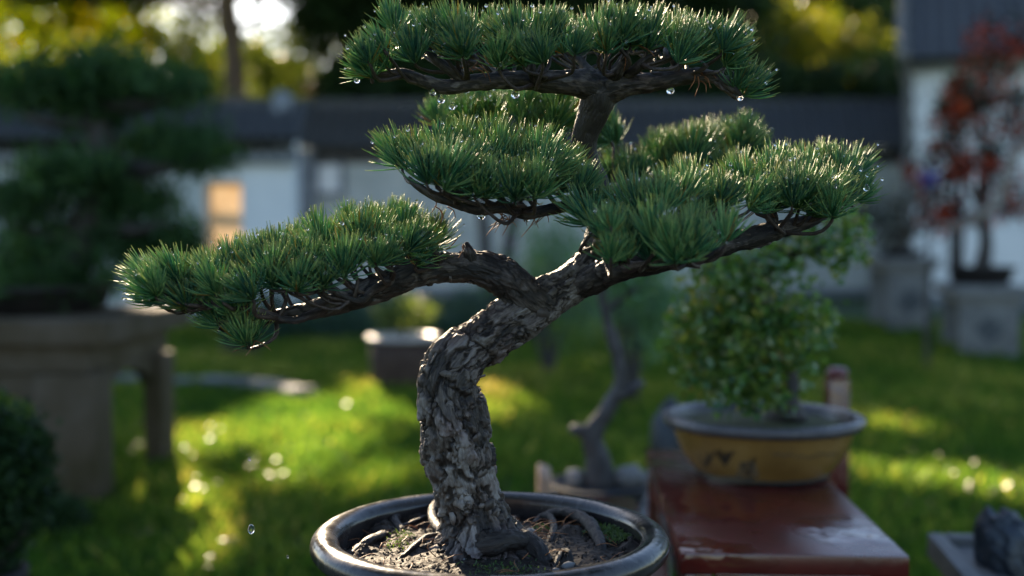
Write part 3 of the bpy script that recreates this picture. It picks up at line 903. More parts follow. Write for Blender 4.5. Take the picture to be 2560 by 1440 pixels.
# --- dark pine on the stone table
def needle_leaves(name, blobs, ncl, per, cr, size, mat):
    pts, tn = clumpy(blobs, ncl, per, cr)
    return leaves_mesh(name, pts, size, 0.14, tn, up=(0, 0, 1), upw=0.9)
MT['pine_dark'] = mat_leaf('pine_dark', [(0.0, (0.010, 0.030, 0.009)), (0.6, (0.034, 0.088, 0.026)), (1.0, (0.10, 0.17, 0.045))], 0.25, 0.6, (1.8, 2.0, 0.6), spec=0.25)
YP = 5.25
cpt = rot @ Vector((0.55, 0.55, ZT)); YP = cpt.y
dp = empty('pine_tree', cpt); tag(dp, 'large dark pine with layered pads on the stone table at left', 'bonsai')
acc = Acc()
tp = [cpt + Vector((0, 0, .05)), P(170, 660, YP), P(230, 540, YP), P(270, 420, YP), P(240, 300, YP), P(260, 180, YP)]
v, q, t = tube_np(tp, [.13, .10, .085, .075, .06, .03], .06, 14); acc.add(v, q, t)
put('trunk', acc.mesh('trunk'), MT['dark_bark'], dp)
for (x0, y0, x1, y1) in ((250, 300, 60, 290), (250, 260, 470, 230), (265, 420, 520, 390), (250, 470, 110, 430), (220, 560, 420, 560), (200, 600, 40, 560)):
    v, q, t = tube_np([P(x0, y0, YP), P((x0 + x1) / 2, (y0 + y1) / 2 + 15, YP - .1), P(x1, y1, YP - .1)], [.05, .035, .012], .06, 8)
    put('branch', mesh_np('branch', v, [q, t]), MT['dark_bark'], dp)
for bl in ([px_blob(270, 205, YP, 180, 45, .35, 10), px_blob(70, 215, YP, 150, 40, .35, 7), px_blob(430, 225, YP, 100, 35, .3, 6), px_blob(280, 160, YP, 90, 29, .3, 4)],
           [px_blob(480, 375, YP, 95, 33, .25, 8), px_blob(400, 360, YP + .1, 90, 33, .25, 5)],
           [px_blob(170, 430, YP - .25, 115, 33, .3, 8), px_blob(70, 500, YP - .1, 110, 37, .3, 7)],
           [px_blob(330, 500, YP + .1, 120, 44, .3, 8), px_blob(250, 610, YP, 160, 55, .35, 8), px_blob(430, 610, YP + .1, 90, 59, .3, 7)],
           [px_blob(60, 610, YP, 130, 66, .35, 8), px_blob(130, 700, YP - .1, 190, 44, .35, 8)],
           [px_blob(230, 270, YP + .1, 70, 29, .25, 6)]):
    put('foliage_pad', needle_leaves('foliage_pad', bl, 17 * len(bl) * 3, 34, 0.042, 0.07, None), MT['pine_dark'], dp)
# its tray
pt = empty('tray_pot', cpt); tag(pt, 'low dark tray under the large pine on the stone table', 'pot')
v, f = lathe([(0, 0.002), (.32, .002), (.37, .02), (.40, .10), (.42, .105), (.42, .125), (.38, .125), (.37, .10), (0, .115)], 48)
put('body', mesh_np('body', v + np.array(cpt), f), MT['dark_clay'], pt)

# --- dark clipped shrub in a dark pot, lower left corner
def corner_shrub():
    Y = 2.9
    pc = P(-50, 1425, Y)
    pot = empty('dark_pot', (pc.x, Y, 0)); tag(pot, 'dark glazed pot below the clipped shrub in the lower left corner', 'pot')
    zt = pc.z
    v, f = lathe([(0, 0), (.09, 0), (.105, zt * .5), (.11, zt - .03), (.118, zt - .03), (.118, zt), (.10, zt), (.095, zt - .03), (0, zt - .03)], 48)
    put('body', mesh_np('body', v + np.array((pc.x, Y, 0)), f), MT['dark_clay'], pot)
    s = shrub('clipped_shrub', 'dark rounded clipped shrub in the lower left corner', [px_blob(20, 1140, Y, 110, 125, .13, 10), px_blob(60, 1200, Y, 75, 85, .1, 6), px_blob(10, 1280, Y, 90, 80, .1, 7), px_blob(-40, 1380, Y, 100, 60, .1, 5), px_blob(-60, 1080, Y, 110, 120, .13, 6)], 'leaf_dark', 0.022, 420, 22, 0.018, base=(pc.x, Y, zt - .03), stem=.012)
corner_shrub()
shrub('ground_shrub', 'small dark shrub in the grass beside the front leg of the stone table', [px_blob(150, 1290, 4.2, 60, 50, .09, 10)], 'leaf_dark', 0.03, 60, 16, 0.02)

# --- stone stands on the right with carved medallions
def medallion(parent, c, r, T):
    m = MB(); n = 24
    vs = []; 
    for k in range(n):
        a = 2 * math.pi * k / n
        rr = r * (1 + 0.16 * math.cos(4 * a))
        vs.append((c.x + rr * math.cos(a), c.y - .010, c.z + rr * math.sin(a)))
    for k in range(n):
        a = 2 * math.pi * k / n
        rr = r * 1.12 * (1 + 0.16 * math.cos(4 * a))
        vs.append((c.x + rr * math.cos(a), c.y - .001, c.z + rr * math.sin(a)))
    f = [tuple(range(n))] + [(k, k + n, (k + 1) % n + n, (k + 1) % n) for k in range(n)]
    put('carving', m.add([tuple(T @ Vector(q)) for q in vs], f).mesh('carving'), MT['carving'], parent)
def stone_stand(label, pxl, pxr, py_top, py_base, pxback):
    g = G((pxl + pxr) / 2, py_base); Y = g.y
    zt = P(0, py_top, Y).z
    x0, x1 = P(pxl, 600, Y).x, P(pxr, 600, Y).x
    dy = 0.9
    xb = P(pxback, 600, Y + dy).x - x0
    t_ = empty('stone_stand', ((x0 + x1) / 2, Y, 0)); tag(t_, label, 'stand', 'carved stone plant stands')
    ax = Vector((xb, dy, 0)).normalized(); fx = Vector((ax.y, -ax.x, 0))
    T = Matrix(((fx.x, ax.x, 0, x0), (fx.y, ax.y, 0, Y), (0, 0, 1, 0), (0, 0, 0, 1))) @ Matrix.Translation((-x0, -Y, 0))
    def sh(a, b): return MB().box(a, b, T)
    o = 0.07
    put('top_slab', sh((x0 - o, Y - o, zt - 0.10), (x1 + o, Y + dy + .15 + o, zt)).mesh('top_slab', .012), MT['pale_stone'], t_)
    put('moulding', sh((x0 - .02, Y - .02, zt - 0.16), (x1 + .02, Y + dy + .17, zt - .102)).mesh('moulding', .012), MT['granite'], t_)
    put('leg', sh((x0, Y, 0), (x1, Y + .16, zt - .163)).mesh('leg', .01), MT['pale_stone'], t_)
    put('leg', sh((x0, Y + dy, 0), (x1, Y + dy + .16, zt - .163)).mesh('leg', .01), MT['pale_stone'], t_)
    medallion(t_, Vector(((x0 + x1) / 2, Y, (zt - .16) * .52)), M(27, Y), T)
    return T @ Vector(((x0 + x1) / 2, Y + dy * .5, zt))
s1 = stone_stand('carved pale stone stand by the white wall, left of the two', 2222, 2330, 645, 835, 2180)
s2 = stone_stand('carved pale stone stand at the right edge, nearer of the two', 2405, 2545, 715, 897, 2362)

MT['leaf_red'] = mat_leaf('leaf_red', [(0.0, (0.010, 0.018, 0.010)), (0.44, (0.014, 0.022, 0.011)), (0.54, (0.06, 0.016, 0.012)), (0.62, (0.32, 0.026, 0.012)), (0.85, (0.50, 0.09, 0.02))], 0.3, 0.5, (1.8, 1.2, 0.6), spec=.25)
MT['leaf_dusk'] = mat_leaf('leaf_dusk', [(0.0, (0.02, 0.035, 0.02)), (0.6, (0.05, 0.05, 0.03)), (1.0, (0.11, 0.04, 0.035))], 0.25, 0.3, (1.6, 1.5, 0.9))
def small_pot(name, label, c, R, h, mat):
    t_ = empty(name, c); tag(t_, label, 'pot')
    v, f = lathe([(0, .002), (R * .8, .002), (R * .92, h * .6), (R, h * .9), (R * 1.05, h * .9), (R * 1.05, h), (R * .9, h), (R * .88, h * .85), (0, h * .9)], 40)
    put('body', mesh_np('body', v + np.array(c), f), MT[mat], t_)
# red maple on the nearer stand
small_pot('shallow_pot', 'dark shallow pot of the red maple on the right stone stand', s2, M(80, s2.y), M(45, s2.y), 'dark_clay')
Y2 = s2.y
rm = empty('red_maple', s2 + Vector((0, 0, .1))); tag(rm, 'red leaved maple bonsai on the right stone stand', 'bonsai')
v, q, t = tube_np([s2 + Vector((0, 0, .1)), P(2465, 600, Y2), P(2450, 520, Y2), P(2470, 400, Y2), P(2440, 280, Y2)], [.09, .06, .05, .04, .02], .05, 12)
put('trunk', mesh_np('trunk', v, [q, t]), MT['dark_bark'], rm)
for pth, rr, mt in (([(2470, 430), (2500, 330), (2540, 240)], (.03, .02, .01), 'dark_bark'), ([(2450, 500), (2400, 430), (2360, 300)], (.03, .02, .01), 'dark_bark'),
                    ([(2350, 562), (2400, 562), (2440, 545), (2490, 500), (2515, 440), (2540, 385), (2580, 330)], (.018, .030, .038, .042, .042, .038, .03), 'pale_bark')):
    v, q, t = tube_np([P(x, y, Y2 - .7 if mt == 'pale_bark' else Y2) for x, y in pth], rr, .04, 10)
    put('branch', mesh_np('branch', v, [q, t]), MT[mt], rm)
bl = [px_blob(2470, 220, Y2, 110, 70, .3, 10), px_blob(2530, 330, Y2, 90, 90, .3, 10), px_blob(2400, 300, Y2, 60, 60, .3, 5), px_blob(2440, 420, Y2, 90, 60, .3, 8), px_blob(2350, 540, Y2 - .2, 60, 40, .2, 4), px_blob(2320, 440, Y2, 60, 50, .3, 4), px_blob(2480, 110, Y2, 110, 70, .3, 6), px_blob(2350, 380, Y2, 50, 60, .3, 4), px_blob(2420, 520, Y2, 110, 50, .3, 6), px_blob(2540, 480, Y2, 60, 70, .3, 5)]
pts, tn = clumpy(bl, 300, 11, .06)
put('crown', leaves_mesh('crown', pts, .06, .8, tn), MT['leaf_red'], rm)
# neighbour on the farther stand
small_pot('shallow_pot', 'dark shallow pot on the left stone stand', s1, M(55, s1.y), M(20, s1.y), 'dark_clay')
Y1 = s1.y
shrub('dusky_bonsai', 'dusky green and purple bonsai on the left stone stand', [px_blob(2230, 560, Y1, 90, 55, .3, 10), px_blob(2160, 520, Y1, 60, 40, .25, 5), px_blob(2300, 500, Y1, 70, 50, .25, 6)], 'leaf_dusk', .06, 120, 12, .06, base=(s1.x, s1.y, s1.z + .08), cat='bonsai', stem=.02)
pts, tn = clumpy([px_blob(2322, 452, 9.3, 26, 17, .08, 4)], 12, 8, .03)
bf = shrub('blue_flower', 'small cluster of blue flowers beside the red maple', [px_blob(2322, 452, 9.3, 26, 17, .08, 4)], 'blue', .04, 12, 8, .03, cat='flower', stem=.006)
# round dark foliage against the white house wall
shrub('dark_topiary', 'round dark topiary against the white house wall at right', [px_blob(2400, 265, 12, 62, 38, .3, 10), px_blob(2400, 205, 12, 28, 24, .2, 3)], 'leaf_dark', .06, 90, 14, .06, cat='shrub', stem=.03)

# --- red lacquered benches
def lacquer():
    m, nt, b = new_mat('red_lacquer')
    tc = N(nt, 'ShaderNodeTexCoord')
    n1 = N(nt, 'ShaderNodeTexNoise', Scale=7.0, Detail=8.0, Roughness=0.65)
    n2 = N(nt, 'ShaderNodeTexNoise', Scale=60.0, Detail=5.0)
    n3 = N(nt, 'ShaderNodeTexNoise', Scale=5.0, Detail=4.0)
    v = N(nt, 'ShaderNodeTexVoronoi', Scale=30.0)
    for n in (n1, n2, n3, v): nt.links.new(tc.outputs['Object'], n.inputs['Vector'])
    r = ramp(nt, [(0.3, (0.055, 0.008, 0.007)), (0.6, (0.105, 0.014, 0.011)), (0.8, (0.15, 0.028, 0.02))], n1.outputs['Fac'])
    nt.links.new(r.outputs[0], b.inputs['Base Color'])
    wet = N(nt, 'ShaderNodeMapRange'); wet.inputs['From Min'].default_value = 0.48; wet.inputs['From Max'].default_value = 0.62
    nt.links.new(n3.outputs['Fac'], wet.inputs['Value'])
    rg = N(nt, 'ShaderNodeMapRange'); rg.inputs['To Min'].default_value = 0.28; rg.inputs['To Max'].default_value = 0.06
    nt.links.new(wet.outputs[0], rg.inputs['Value']); nt.links.new(rg.outputs[0], b.inputs['Roughness'])
    mu = N(nt, 'ShaderNodeMath', operation='MULTIPLY')
    nt.links.new(wet.outputs[0], mu.inputs[0]); nt.links.new(v.outputs['Distance'], mu.inputs[1])
    ad = N(nt, 'ShaderNodeMath', operation='MULTIPLY_ADD'); ad.inputs[1].default_value = 0.06
    nt.links.new(n2.outputs['Fac'], ad.inputs[0]); nt.links.new(mu.outputs[0], ad.inputs[2])
    bp = N(nt, 'ShaderNodeBump', Strength=0.35, Distance=0.005)
    nt.links.new(ad.outputs[0], bp.inputs['Height']); nt.links.new(bp.outputs[0], b.inputs['Normal'])
    b.inputs['Specular IOR Level'].default_value = 0.6
    return m
MT['lacquer'] = lacquer()
BZ = 0.60
def bench(label, corners, z, nm='red_bench', overhang=0.0):
    """corners: near-left, near-right, far-right, far-left on the top"""
    A, B, C, D = [Vector(c) for c in corners]
    cen = (A + B + C + D) / 4
    t_ = empty(nm, (cen.x, cen.y, 0)); tag(t_, label, 'bench', 'red lacquered plant benches')
    def slab(z0, z1, ins):
        def q(p): return p + (cen - p).normalized() * ins
        pts = [q(p) for p in (A, B, C, D)]
        return MB().add([(p.x, p.y, z0) for p in pts] + [(p.x, p.y, z1) for p in pts], [(0,3,2,1),(4,5,6,7),(0,1,5,4),(1,2,6,5),(2,3,7,6),(3,0,4,7)])
    put('bench_top', slab(z - .034, z, 0).mesh('bench_top', .004), MT['lacquer'], t_)
    lw = .045
    def ins(p, o):
        return p + (cen - p).normalized() * o
    for p, q in ((A, B), (B, C), (C, D), (D, A)):
        d = (q - p).normalized(); nrm = Vector((-d.y, d.x, 0))
        a, b_ = p + d * (lw + .012) + nrm * .012, q - d * (lw + .012) + nrm * .012
        put('apron', MB().add([(v.x + nrm.x * o, v.y + nrm.y * o, zz) for zz in (z - .105, z - .036) for (v, o) in ((a, 0), (b_, 0), (b_, .022), (a, .022))],
            [(0,3,2,1),(4,5,6,7),(0,1,5,4),(1,2,6,5),(2,3,7,6),(3,0,4,7)]).mesh('apron', .003), MT['lacquer'], t_)
    for k, p in enumerate((A, B, C, D)):
        nx, pv = (A, B, C, D)[(k + 1) % 4], (A, B, C, D)[k - 1]
        u = (nx - p).normalized(); w = (pv - p).normalized()
        o = p + u * .006 + w * .006
        pts = [o, o + u * lw, o + u * lw + w * lw, o + w * lw]
        put('leg', MB().add([(v.x, v.y, zz) for zz in (0.0, z - .036) for v in pts], [(0,3,2,1),(4,5,6,7),(0,1,5,4),(1,2,6,5),(2,3,7,6),(3,0,4,7)]).mesh('leg', .003), MT['lacquer'], t_)
    for p, q in ((A, D), (B, C)):
        d = (q - p).normalized(); nrm = Vector((-d.y, d.x, 0)) * (1 if p is B else -1)
        a, b_ = p + d * .05 + nrm * .016, q - d * .05 + nrm * .016
        put('stretcher', MB().add([(v.x + nrm.x * o, v.y + nrm.y * o, zz) for zz in (.12, .16) for (v, o) in ((a, 0), (b_, 0), (b_, .025), (a, .025))],
            [(0,3,2,1),(4,5,6,7),(0,1,5,4),(1,2,6,5),(2,3,7,6),(3,0,4,7)]).mesh('stretcher', .003), MT['lacquer'], t_)
    return t_
nl, nr = G(1702, 1383, BZ), G(2247, 1383, BZ)
fl = G(1613, 1120, BZ)
bax = (fl - nl).normalized(); bfx = Vector((bax.y, -bax.x, 0))
nr = nl + bfx * 0.36; fr = fl + bfx * 0.36
bench('wet red lacquered bench under the yellow pot', (nl, nr, fr, fl), BZ)
PZ = 0.565
bench('red lacquered bench carrying the front pine, mostly below the frame', (Vector((-.22, 1.12, PZ)), Vector((.245, 1.12, PZ)), Vector((.255, 2.36, PZ)), Vector((-.20, 2.36, PZ))), PZ)

# red post behind the yellow pot, with a wet rounded cap
def red_post():
    Y = 2.95
    a = P(2092, 1000, Y); w = M(52, Y); zt = P(0, 918, Y).z
    t_ = empty('red_post', (a.x, Y, 0)); tag(t_, 'short dark red post behind the right side of the yellow pot', 'post')
    put('shaft', MB().box((a.x - w/2, Y - w/2, 0), (a.x + w/2, Y + w/2, zt - .03)).mesh('shaft', .004), MT['lacquer'], t_)
    v, f = lathe([(w * .5, zt - .029), (w * .54, zt - .02), (w * .5, zt - .006), (w * .35, zt), (0, zt + .001)], 28)
    put('cap', mesh_np('cap', v + np.array((a.x, Y, 0)), f), MT['lacquer'], t_)
red_post()
def wood_post():
    Y = 3.05
    a = P(1360, 1200, Y); w = M(42, Y); zt = P(0, 1170, Y).z
    t_ = put('wooden_post', MB().add([(a.x - w/2, Y - w/2, 0), (a.x + w/2, Y - w/2, 0), (a.x + w/2, Y + w/2, 0), (a.x - w/2, Y + w/2, 0),
             (a.x - w/2 + .006, Y - w/2, zt - .012), (a.x + w/2 - .004, Y - w/2, zt - .03), (a.x + w/2 - .004, Y + w/2, zt), (a.x - w/2 + .006, Y + w/2, zt + .012)],
             [(0,3,2,1),(4,5,6,7),(0,1,5,4),(1,2,6,5),(2,3,7,6),(3,0,4,7)]).mesh('wooden_post', .005), MT['wood_post'])
    tag(t_, 'pale sawn wooden post just behind the front pot rim', 'post')
wood_post()

# --- bent dark bonsai behind, right of the trunk
def bent_bonsai():
    Y = 3.2
    zb = P(0, 1215, Y).z
    c = P(1500, 1215, Y)
    st = empty('stone_block', (c.x, Y, 0)); tag(st, 'grey stone block under the bent dark bonsai', 'stand')
    box_obj('block', (c.x - .16, Y - .15, 0), (c.x + .18, Y + .15, zb - .05), MT['granite'], st, .01)
    small_pot('grey_tray', 'grey tray holding the bent dark bonsai behind the front pot', Vector((c.x, Y, zb - .05)), .145, .06, 'grey_clay')
    t_ = empty('bent_bonsai', (c.x, Y, zb)); tag(t_, 'blurred bonsai with a bent dark trunk right of the front pine trunk', 'bonsai')
    pth = [(1500, 1215), (1495, 1150), (1480, 1090), (1515, 1030), (1548, 965), (1545, 900), (1525, 830), (1508, 760), (1500, 690)]
    rr = [46, 32, 26, 21, 18, 16, 14, 12, 9]
    v, q, t = tube_np([P(x, y, Y) for x, y in pth], [M(r, Y) for r in rr], .015, 18)
    v = v + 0.006 * np.stack([fbm(v * 45, 3, s) for s in (1, 2, 3)], -1)
    put('trunk', mesh_np('trunk', v, [q, t]), MT['grey_bark'], t_)
    for pth, rr in (([(1490, 1095), (1460, 1080), (1428, 1072)], (28, 20, 12)), ([(1545, 990), (1575, 975), (1605, 958)], (18, 15, 11)), ([(1510, 780), (1560, 740), (1600, 720)], (10, 8, 4)), ([(1502, 720), (1450, 690), (1420, 690)], (9, 7, 4))):
        v, q, t = tube_np([P(x, y, Y) for x, y in pth], [M(r, Y) for r in rr], .015, 12)
        put('branch', mesh_np('branch', v, [q, t]), MT['grey_bark'], t_)
    pts, tn = clumpy([px_blob(1590, 705, Y, 80, 30, .08, 6), px_blob(1500, 670, Y, 90, 30, .08, 6)], 40, 14, .018)
    put('foliage', leaves_mesh('foliage', pts, .026, .5, tn), MT['leaf_shrub'], t_)
    rk = Acc()
    for (px, py, r) in ((1440, 1195, 26), (1570, 1195, 34), (1610, 1205, 22)):
        g = P(px, py, Y)
        bm = bmesh.new(); bmesh.ops.create_icosphere(bm, subdivisions=3, radius=M(r, Y))
        vv = np.array([tuple(x.co) for x in bm.verts]); ff = np.array([[x.index for x in f_.verts] for f_ in bm.faces]); bm.free()
        vv = vv * (1 + .35 * fbm(vv * 40 + px, 3, 4)[:, None])
        o = put('rock', mesh_np('rock', vv + np.array(g), ff, smooth=False), MT['granite'])
        tag(o, {1440: 'small grey rock left of the bent bonsai base', 1570: 'larger grey rock right of the bent bonsai base', 1610: 'grey rock at the right rim of the grey tray'}[px], 'rock', 'rocks in the grey tray')
bent_bonsai()
def stump():
    Y = 4.2
    c = P(1672, 1130, Y)
    bm = bmesh.new(); bmesh.ops.create_icosphere(bm, subdivisions=4, radius=1)
    vv = np.array([tuple(x.co) for x in bm.verts]); ff = np.array([[x.index for x in f_.verts] for f_ in bm.faces]); bm.free()
    zt = P(0, 985, Y).z
    vv = vv * (1 + .25 * fbm(vv * 2.2 + 3, 4, 4)[:, None]) * np.array([M(48, Y), M(48, Y), zt / 2]) + np.array([c.x, Y, zt / 2])
    o = put('garden_rock', mesh_np('garden_rock', vv, ff), MT['dark_rock']); tag(o, 'upright dark garden rock half hidden left of the yellow pot', 'rock')
stump()

# --- marble tray with a dark viewing stone, lower right corner
def viewing_stone():
    z = 0.46
    A, B = G(2335, 1335, z), G(2425, 1440, z)
    d = (B - A); d.normalize()
    n = Vector((-d.y, d.x, 0))
    if n.x < 0: n = -n
    t_ = empty('stone_tray', (A.x + .25, A.y, 0)); tag(t_, 'pale stone tray with raised rim in the lower right corner', 'tray')
    L, W = .5, .46
    o = A
    def bx(u0, u1, v0, v1, z0, z1, nm, mat, bev=.004):
        pts = [o + d * u + n * v for u, v in ((u0, v0), (u1, v0), (u1, v1), (u0, v1))]
        put(nm, MB().add([(p.x, p.y, z0) for p in pts] + [(p.x, p.y, z1) for p in pts], [(0,3,2,1),(4,5,6,7),(0,1,5,4),(1,2,6,5),(2,3,7,6),(3,0,4,7)]).mesh(nm, bev), MT[mat], t_)
    bx(0, L, 0, W, z - .05, z - .02, 'slab', 'pale_stone')
    bx(-.012, L, -.012, .022, z - .052, z, 'rim', 'pale_stone'); bx(-.012, .022, .024, W, z - .052, z + .001, 'rim', 'pale_stone')
    bx(.03, L - .05, .04, W - .04, 0, z - .053, 'pedestal', 'granite', .01)
    c = G(2525, 1440, z - .02)
    bm = bmesh.new(); bmesh.ops.create_icosphere(bm, subdivisions=5, radius=1)
    vv = np.array([tuple(x.co) for x in bm.verts]); ff = np.array([[x.index for x in f_.verts] for f_ in bm.faces]); bm.free()
    rg = 1 - np.abs(fbm(vv * 2.0 + 5, 4, 3))
    vv = vv * (0.6 + .5 * rg[:, None])
    Yc = c.y + .06
    zt = P(2500, 1285, Yc).z
    vv = vv * np.array([M(80, Yc), .08, (zt - z + .04) * 0.95])
    vv[:, 0] -= (vv[:, 2] - 0) * 0.25
    vv = vv + np.array([P(2535, 1400, Yc).x, Yc, z - .025])
    vv[:, 2] = np.maximum(vv[:, 2], z - .0195)
    s = put('viewing_stone', mesh_np('viewing_stone', vv, ff, smooth=False), MT['dark_rock']); tag(s, 'craggy dark blue viewing stone on the pale tray, lower right corner', 'rock')
viewing_stone()

# ================================================================== yellow pot and its shrub
YY = 2.42
YC = P(1906, 1034, YY)
YR = M(251, YY)
def yellow_pot():
    zr = YC.z; zb = BZ
    c = np.array((YC.x, YY, 0))
    t_ = empty('yellow_pot', (YC.x, YY, zb)); tag(t_, 'round ochre glazed pot with dark rim and painted landscape on the red bench', 'pot')
    m, nt, b = new_mat('ochre_glaze')
    tc = N(nt, 'ShaderNodeTexCoord'); n1 = N(nt, 'ShaderNodeTexNoise', Scale=9.0, Detail=8.0)
    nt.links.new(tc.outputs['Object'], n1.inputs['Vector'])
    r = ramp(nt, [(0.3, (0.155, 0.082, 0.022)), (0.55, (0.24, 0.135, 0.038)), (0.75, (0.29, 0.175, 0.058))], n1.outputs['Fac'])
    nt.links.new(r.outputs[0], b.inputs['Base Color']); b.inputs['Roughness'].default_value = 0.35
    prof = [(YR * .66, zb + .012), (YR * .70, zb + .02), (YR * .80, zb + (zr - zb) * .38), (YR * .86, zb + (zr - zb) * .62), (YR * .90, zr - .022)]
    v, f = lathe(prof, 96); put('body', mesh_np('body', v + c, f), m, t_)
    v, f = lathe([(0, zb + .001), (YR * .62, zb + .001), (YR * .66, zb + .006), (YR * .655, zb + .0118), (0, zb + .0118)], 64)
    put('foot', mesh_np('foot', v + c, f), MT['dark_clay'], t_)
    m2 = mat_noise('rim_glaze', [(0.35, (0.05, 0.045, 0.05)), (0.65, (0.11, 0.10, 0.105))], 12, 8, 0.22, 0.35, 60, 0.004, rough2=0.4)
    v, f = lathe([(YR * .895, zr - .0215), (YR * .97, zr - .022), (YR * 1.0, zr - .012), (YR * .99, zr - .003), (YR * .95, zr + .001), (YR * .87, zr - .002), (YR * .845, zr - .012), (YR * .82, zr - .05)], 96)
    put('rim', mesh_np('rim', v + c, f), m2, t_)
    v, f = lathe([(YR * .83, zr - .022), (YR * .5, zr - .016), (0.0, zr - .008)], 64)
    v[:, 2] += .006 * fbm(v * 30, 3, 2)
    o = put('moss_bed', mesh_np('moss_bed', v + c, f), mat_noise('moss_bed', [(0.3, (0.03, 0.03, 0.012)), (0.6, (0.08, 0.085, 0.03)), (0.8, (0.14, 0.12, 0.08))], 40, 8, 0.9, 1, 120, .004), t_)
    # painted trees, bank and ripples, brushed on the glaze
    pr = np.array(prof)
    def on_pot(px, py):
        y = YY - YR * .8
        for _ in range(8):
            q = P(px, py, y)
            rr = np.interp(q.z, pr[:, 1], pr[:, 0]) + .0012
            dx = q.x - YC.x
            y = YY - math.sqrt(max(1e-6, rr * rr - dx * dx))
        return np.array(tuple(P(px, py, y)))
    acc = Acc()
    def stroke(pts, w):
        pa = np.array(pts, float); tq = np.linspace(0, len(pa) - 1, 11); ti = np.arange(len(pa))
        c3 = np.array([on_pot(np.interp(q_, ti, pa[:, 0]), np.interp(q_, ti, pa[:, 1])) for q_ in tq])
        tt = np.gradient(c3, axis=0); tt /= np.linalg.norm(tt, axis=1)[:, None] + 1e-9
        nn = c3 - np.array([YC.x, YY, 0]); nn[:, 2] = 0; nn /= np.linalg.norm(nn, axis=1)[:, None]
        s = np.cross(tt, nn)
        k = len(c3); ww = M(w, 2.2) * np.r_[.4, np.ones(k - 2), .4][:, None] / 2
        acc.add(np.vstack([c3 - s * ww, c3 + s * ww]), [(i, i + 1, k + i + 1, k + i) for i in range(k - 1)])
    R_ = random.Random(4)
    for (cx, cy, n, sp) in ((1762, 1140, 9, 15), (1812, 1135, 12, 18), (1872, 1160, 6, 14)):
        for k in range(n):
            a = R_.uniform(-1, 1) * 1.1
            L = R_.uniform(18, 42)
            stroke([(cx, cy + 30), (cx + math.sin(a) * L * .4, cy + 25 - L * .4), (cx + math.sin(a) * L * .9, cy + 24 - L)], R_.uniform(3, 6))
    for k in range(4):
        stroke([(1860 - k * 3 - 12, 1160 + k * 9), (1873, 1157 + k * 9), (1890 + k * 3, 1161 + k * 9)], 6)
    for k in range(6):
        x0 = 1745 + R_.uniform(-10, 30); stroke([(x0, 1190 + k * 3), (x0 + 60, 1193 + k * 3), (x0 + 110 + k * 8, 1190 + k * 3.5)], 4)
    for (x0, y0) in ((1930, 1140), (1990, 1145), (2040, 1138)):
        stroke([(x0, y0), (x0 + 15, y0 - 6), (x0 + 30, y0), (x0 + 45, y0 - 5), (x0 + 58, y0)], 3)
    pl_ = put('painted_landscape', acc.mesh('painted_landscape'), mat_noise('ink', [(0.4, (0.02, 0.015, 0.01)), (0.6, (0.05, 0.035, 0.02))], 20, 3, .4, 0), t_)
    tag(pl_, kind='stuff')
yellow_pot()

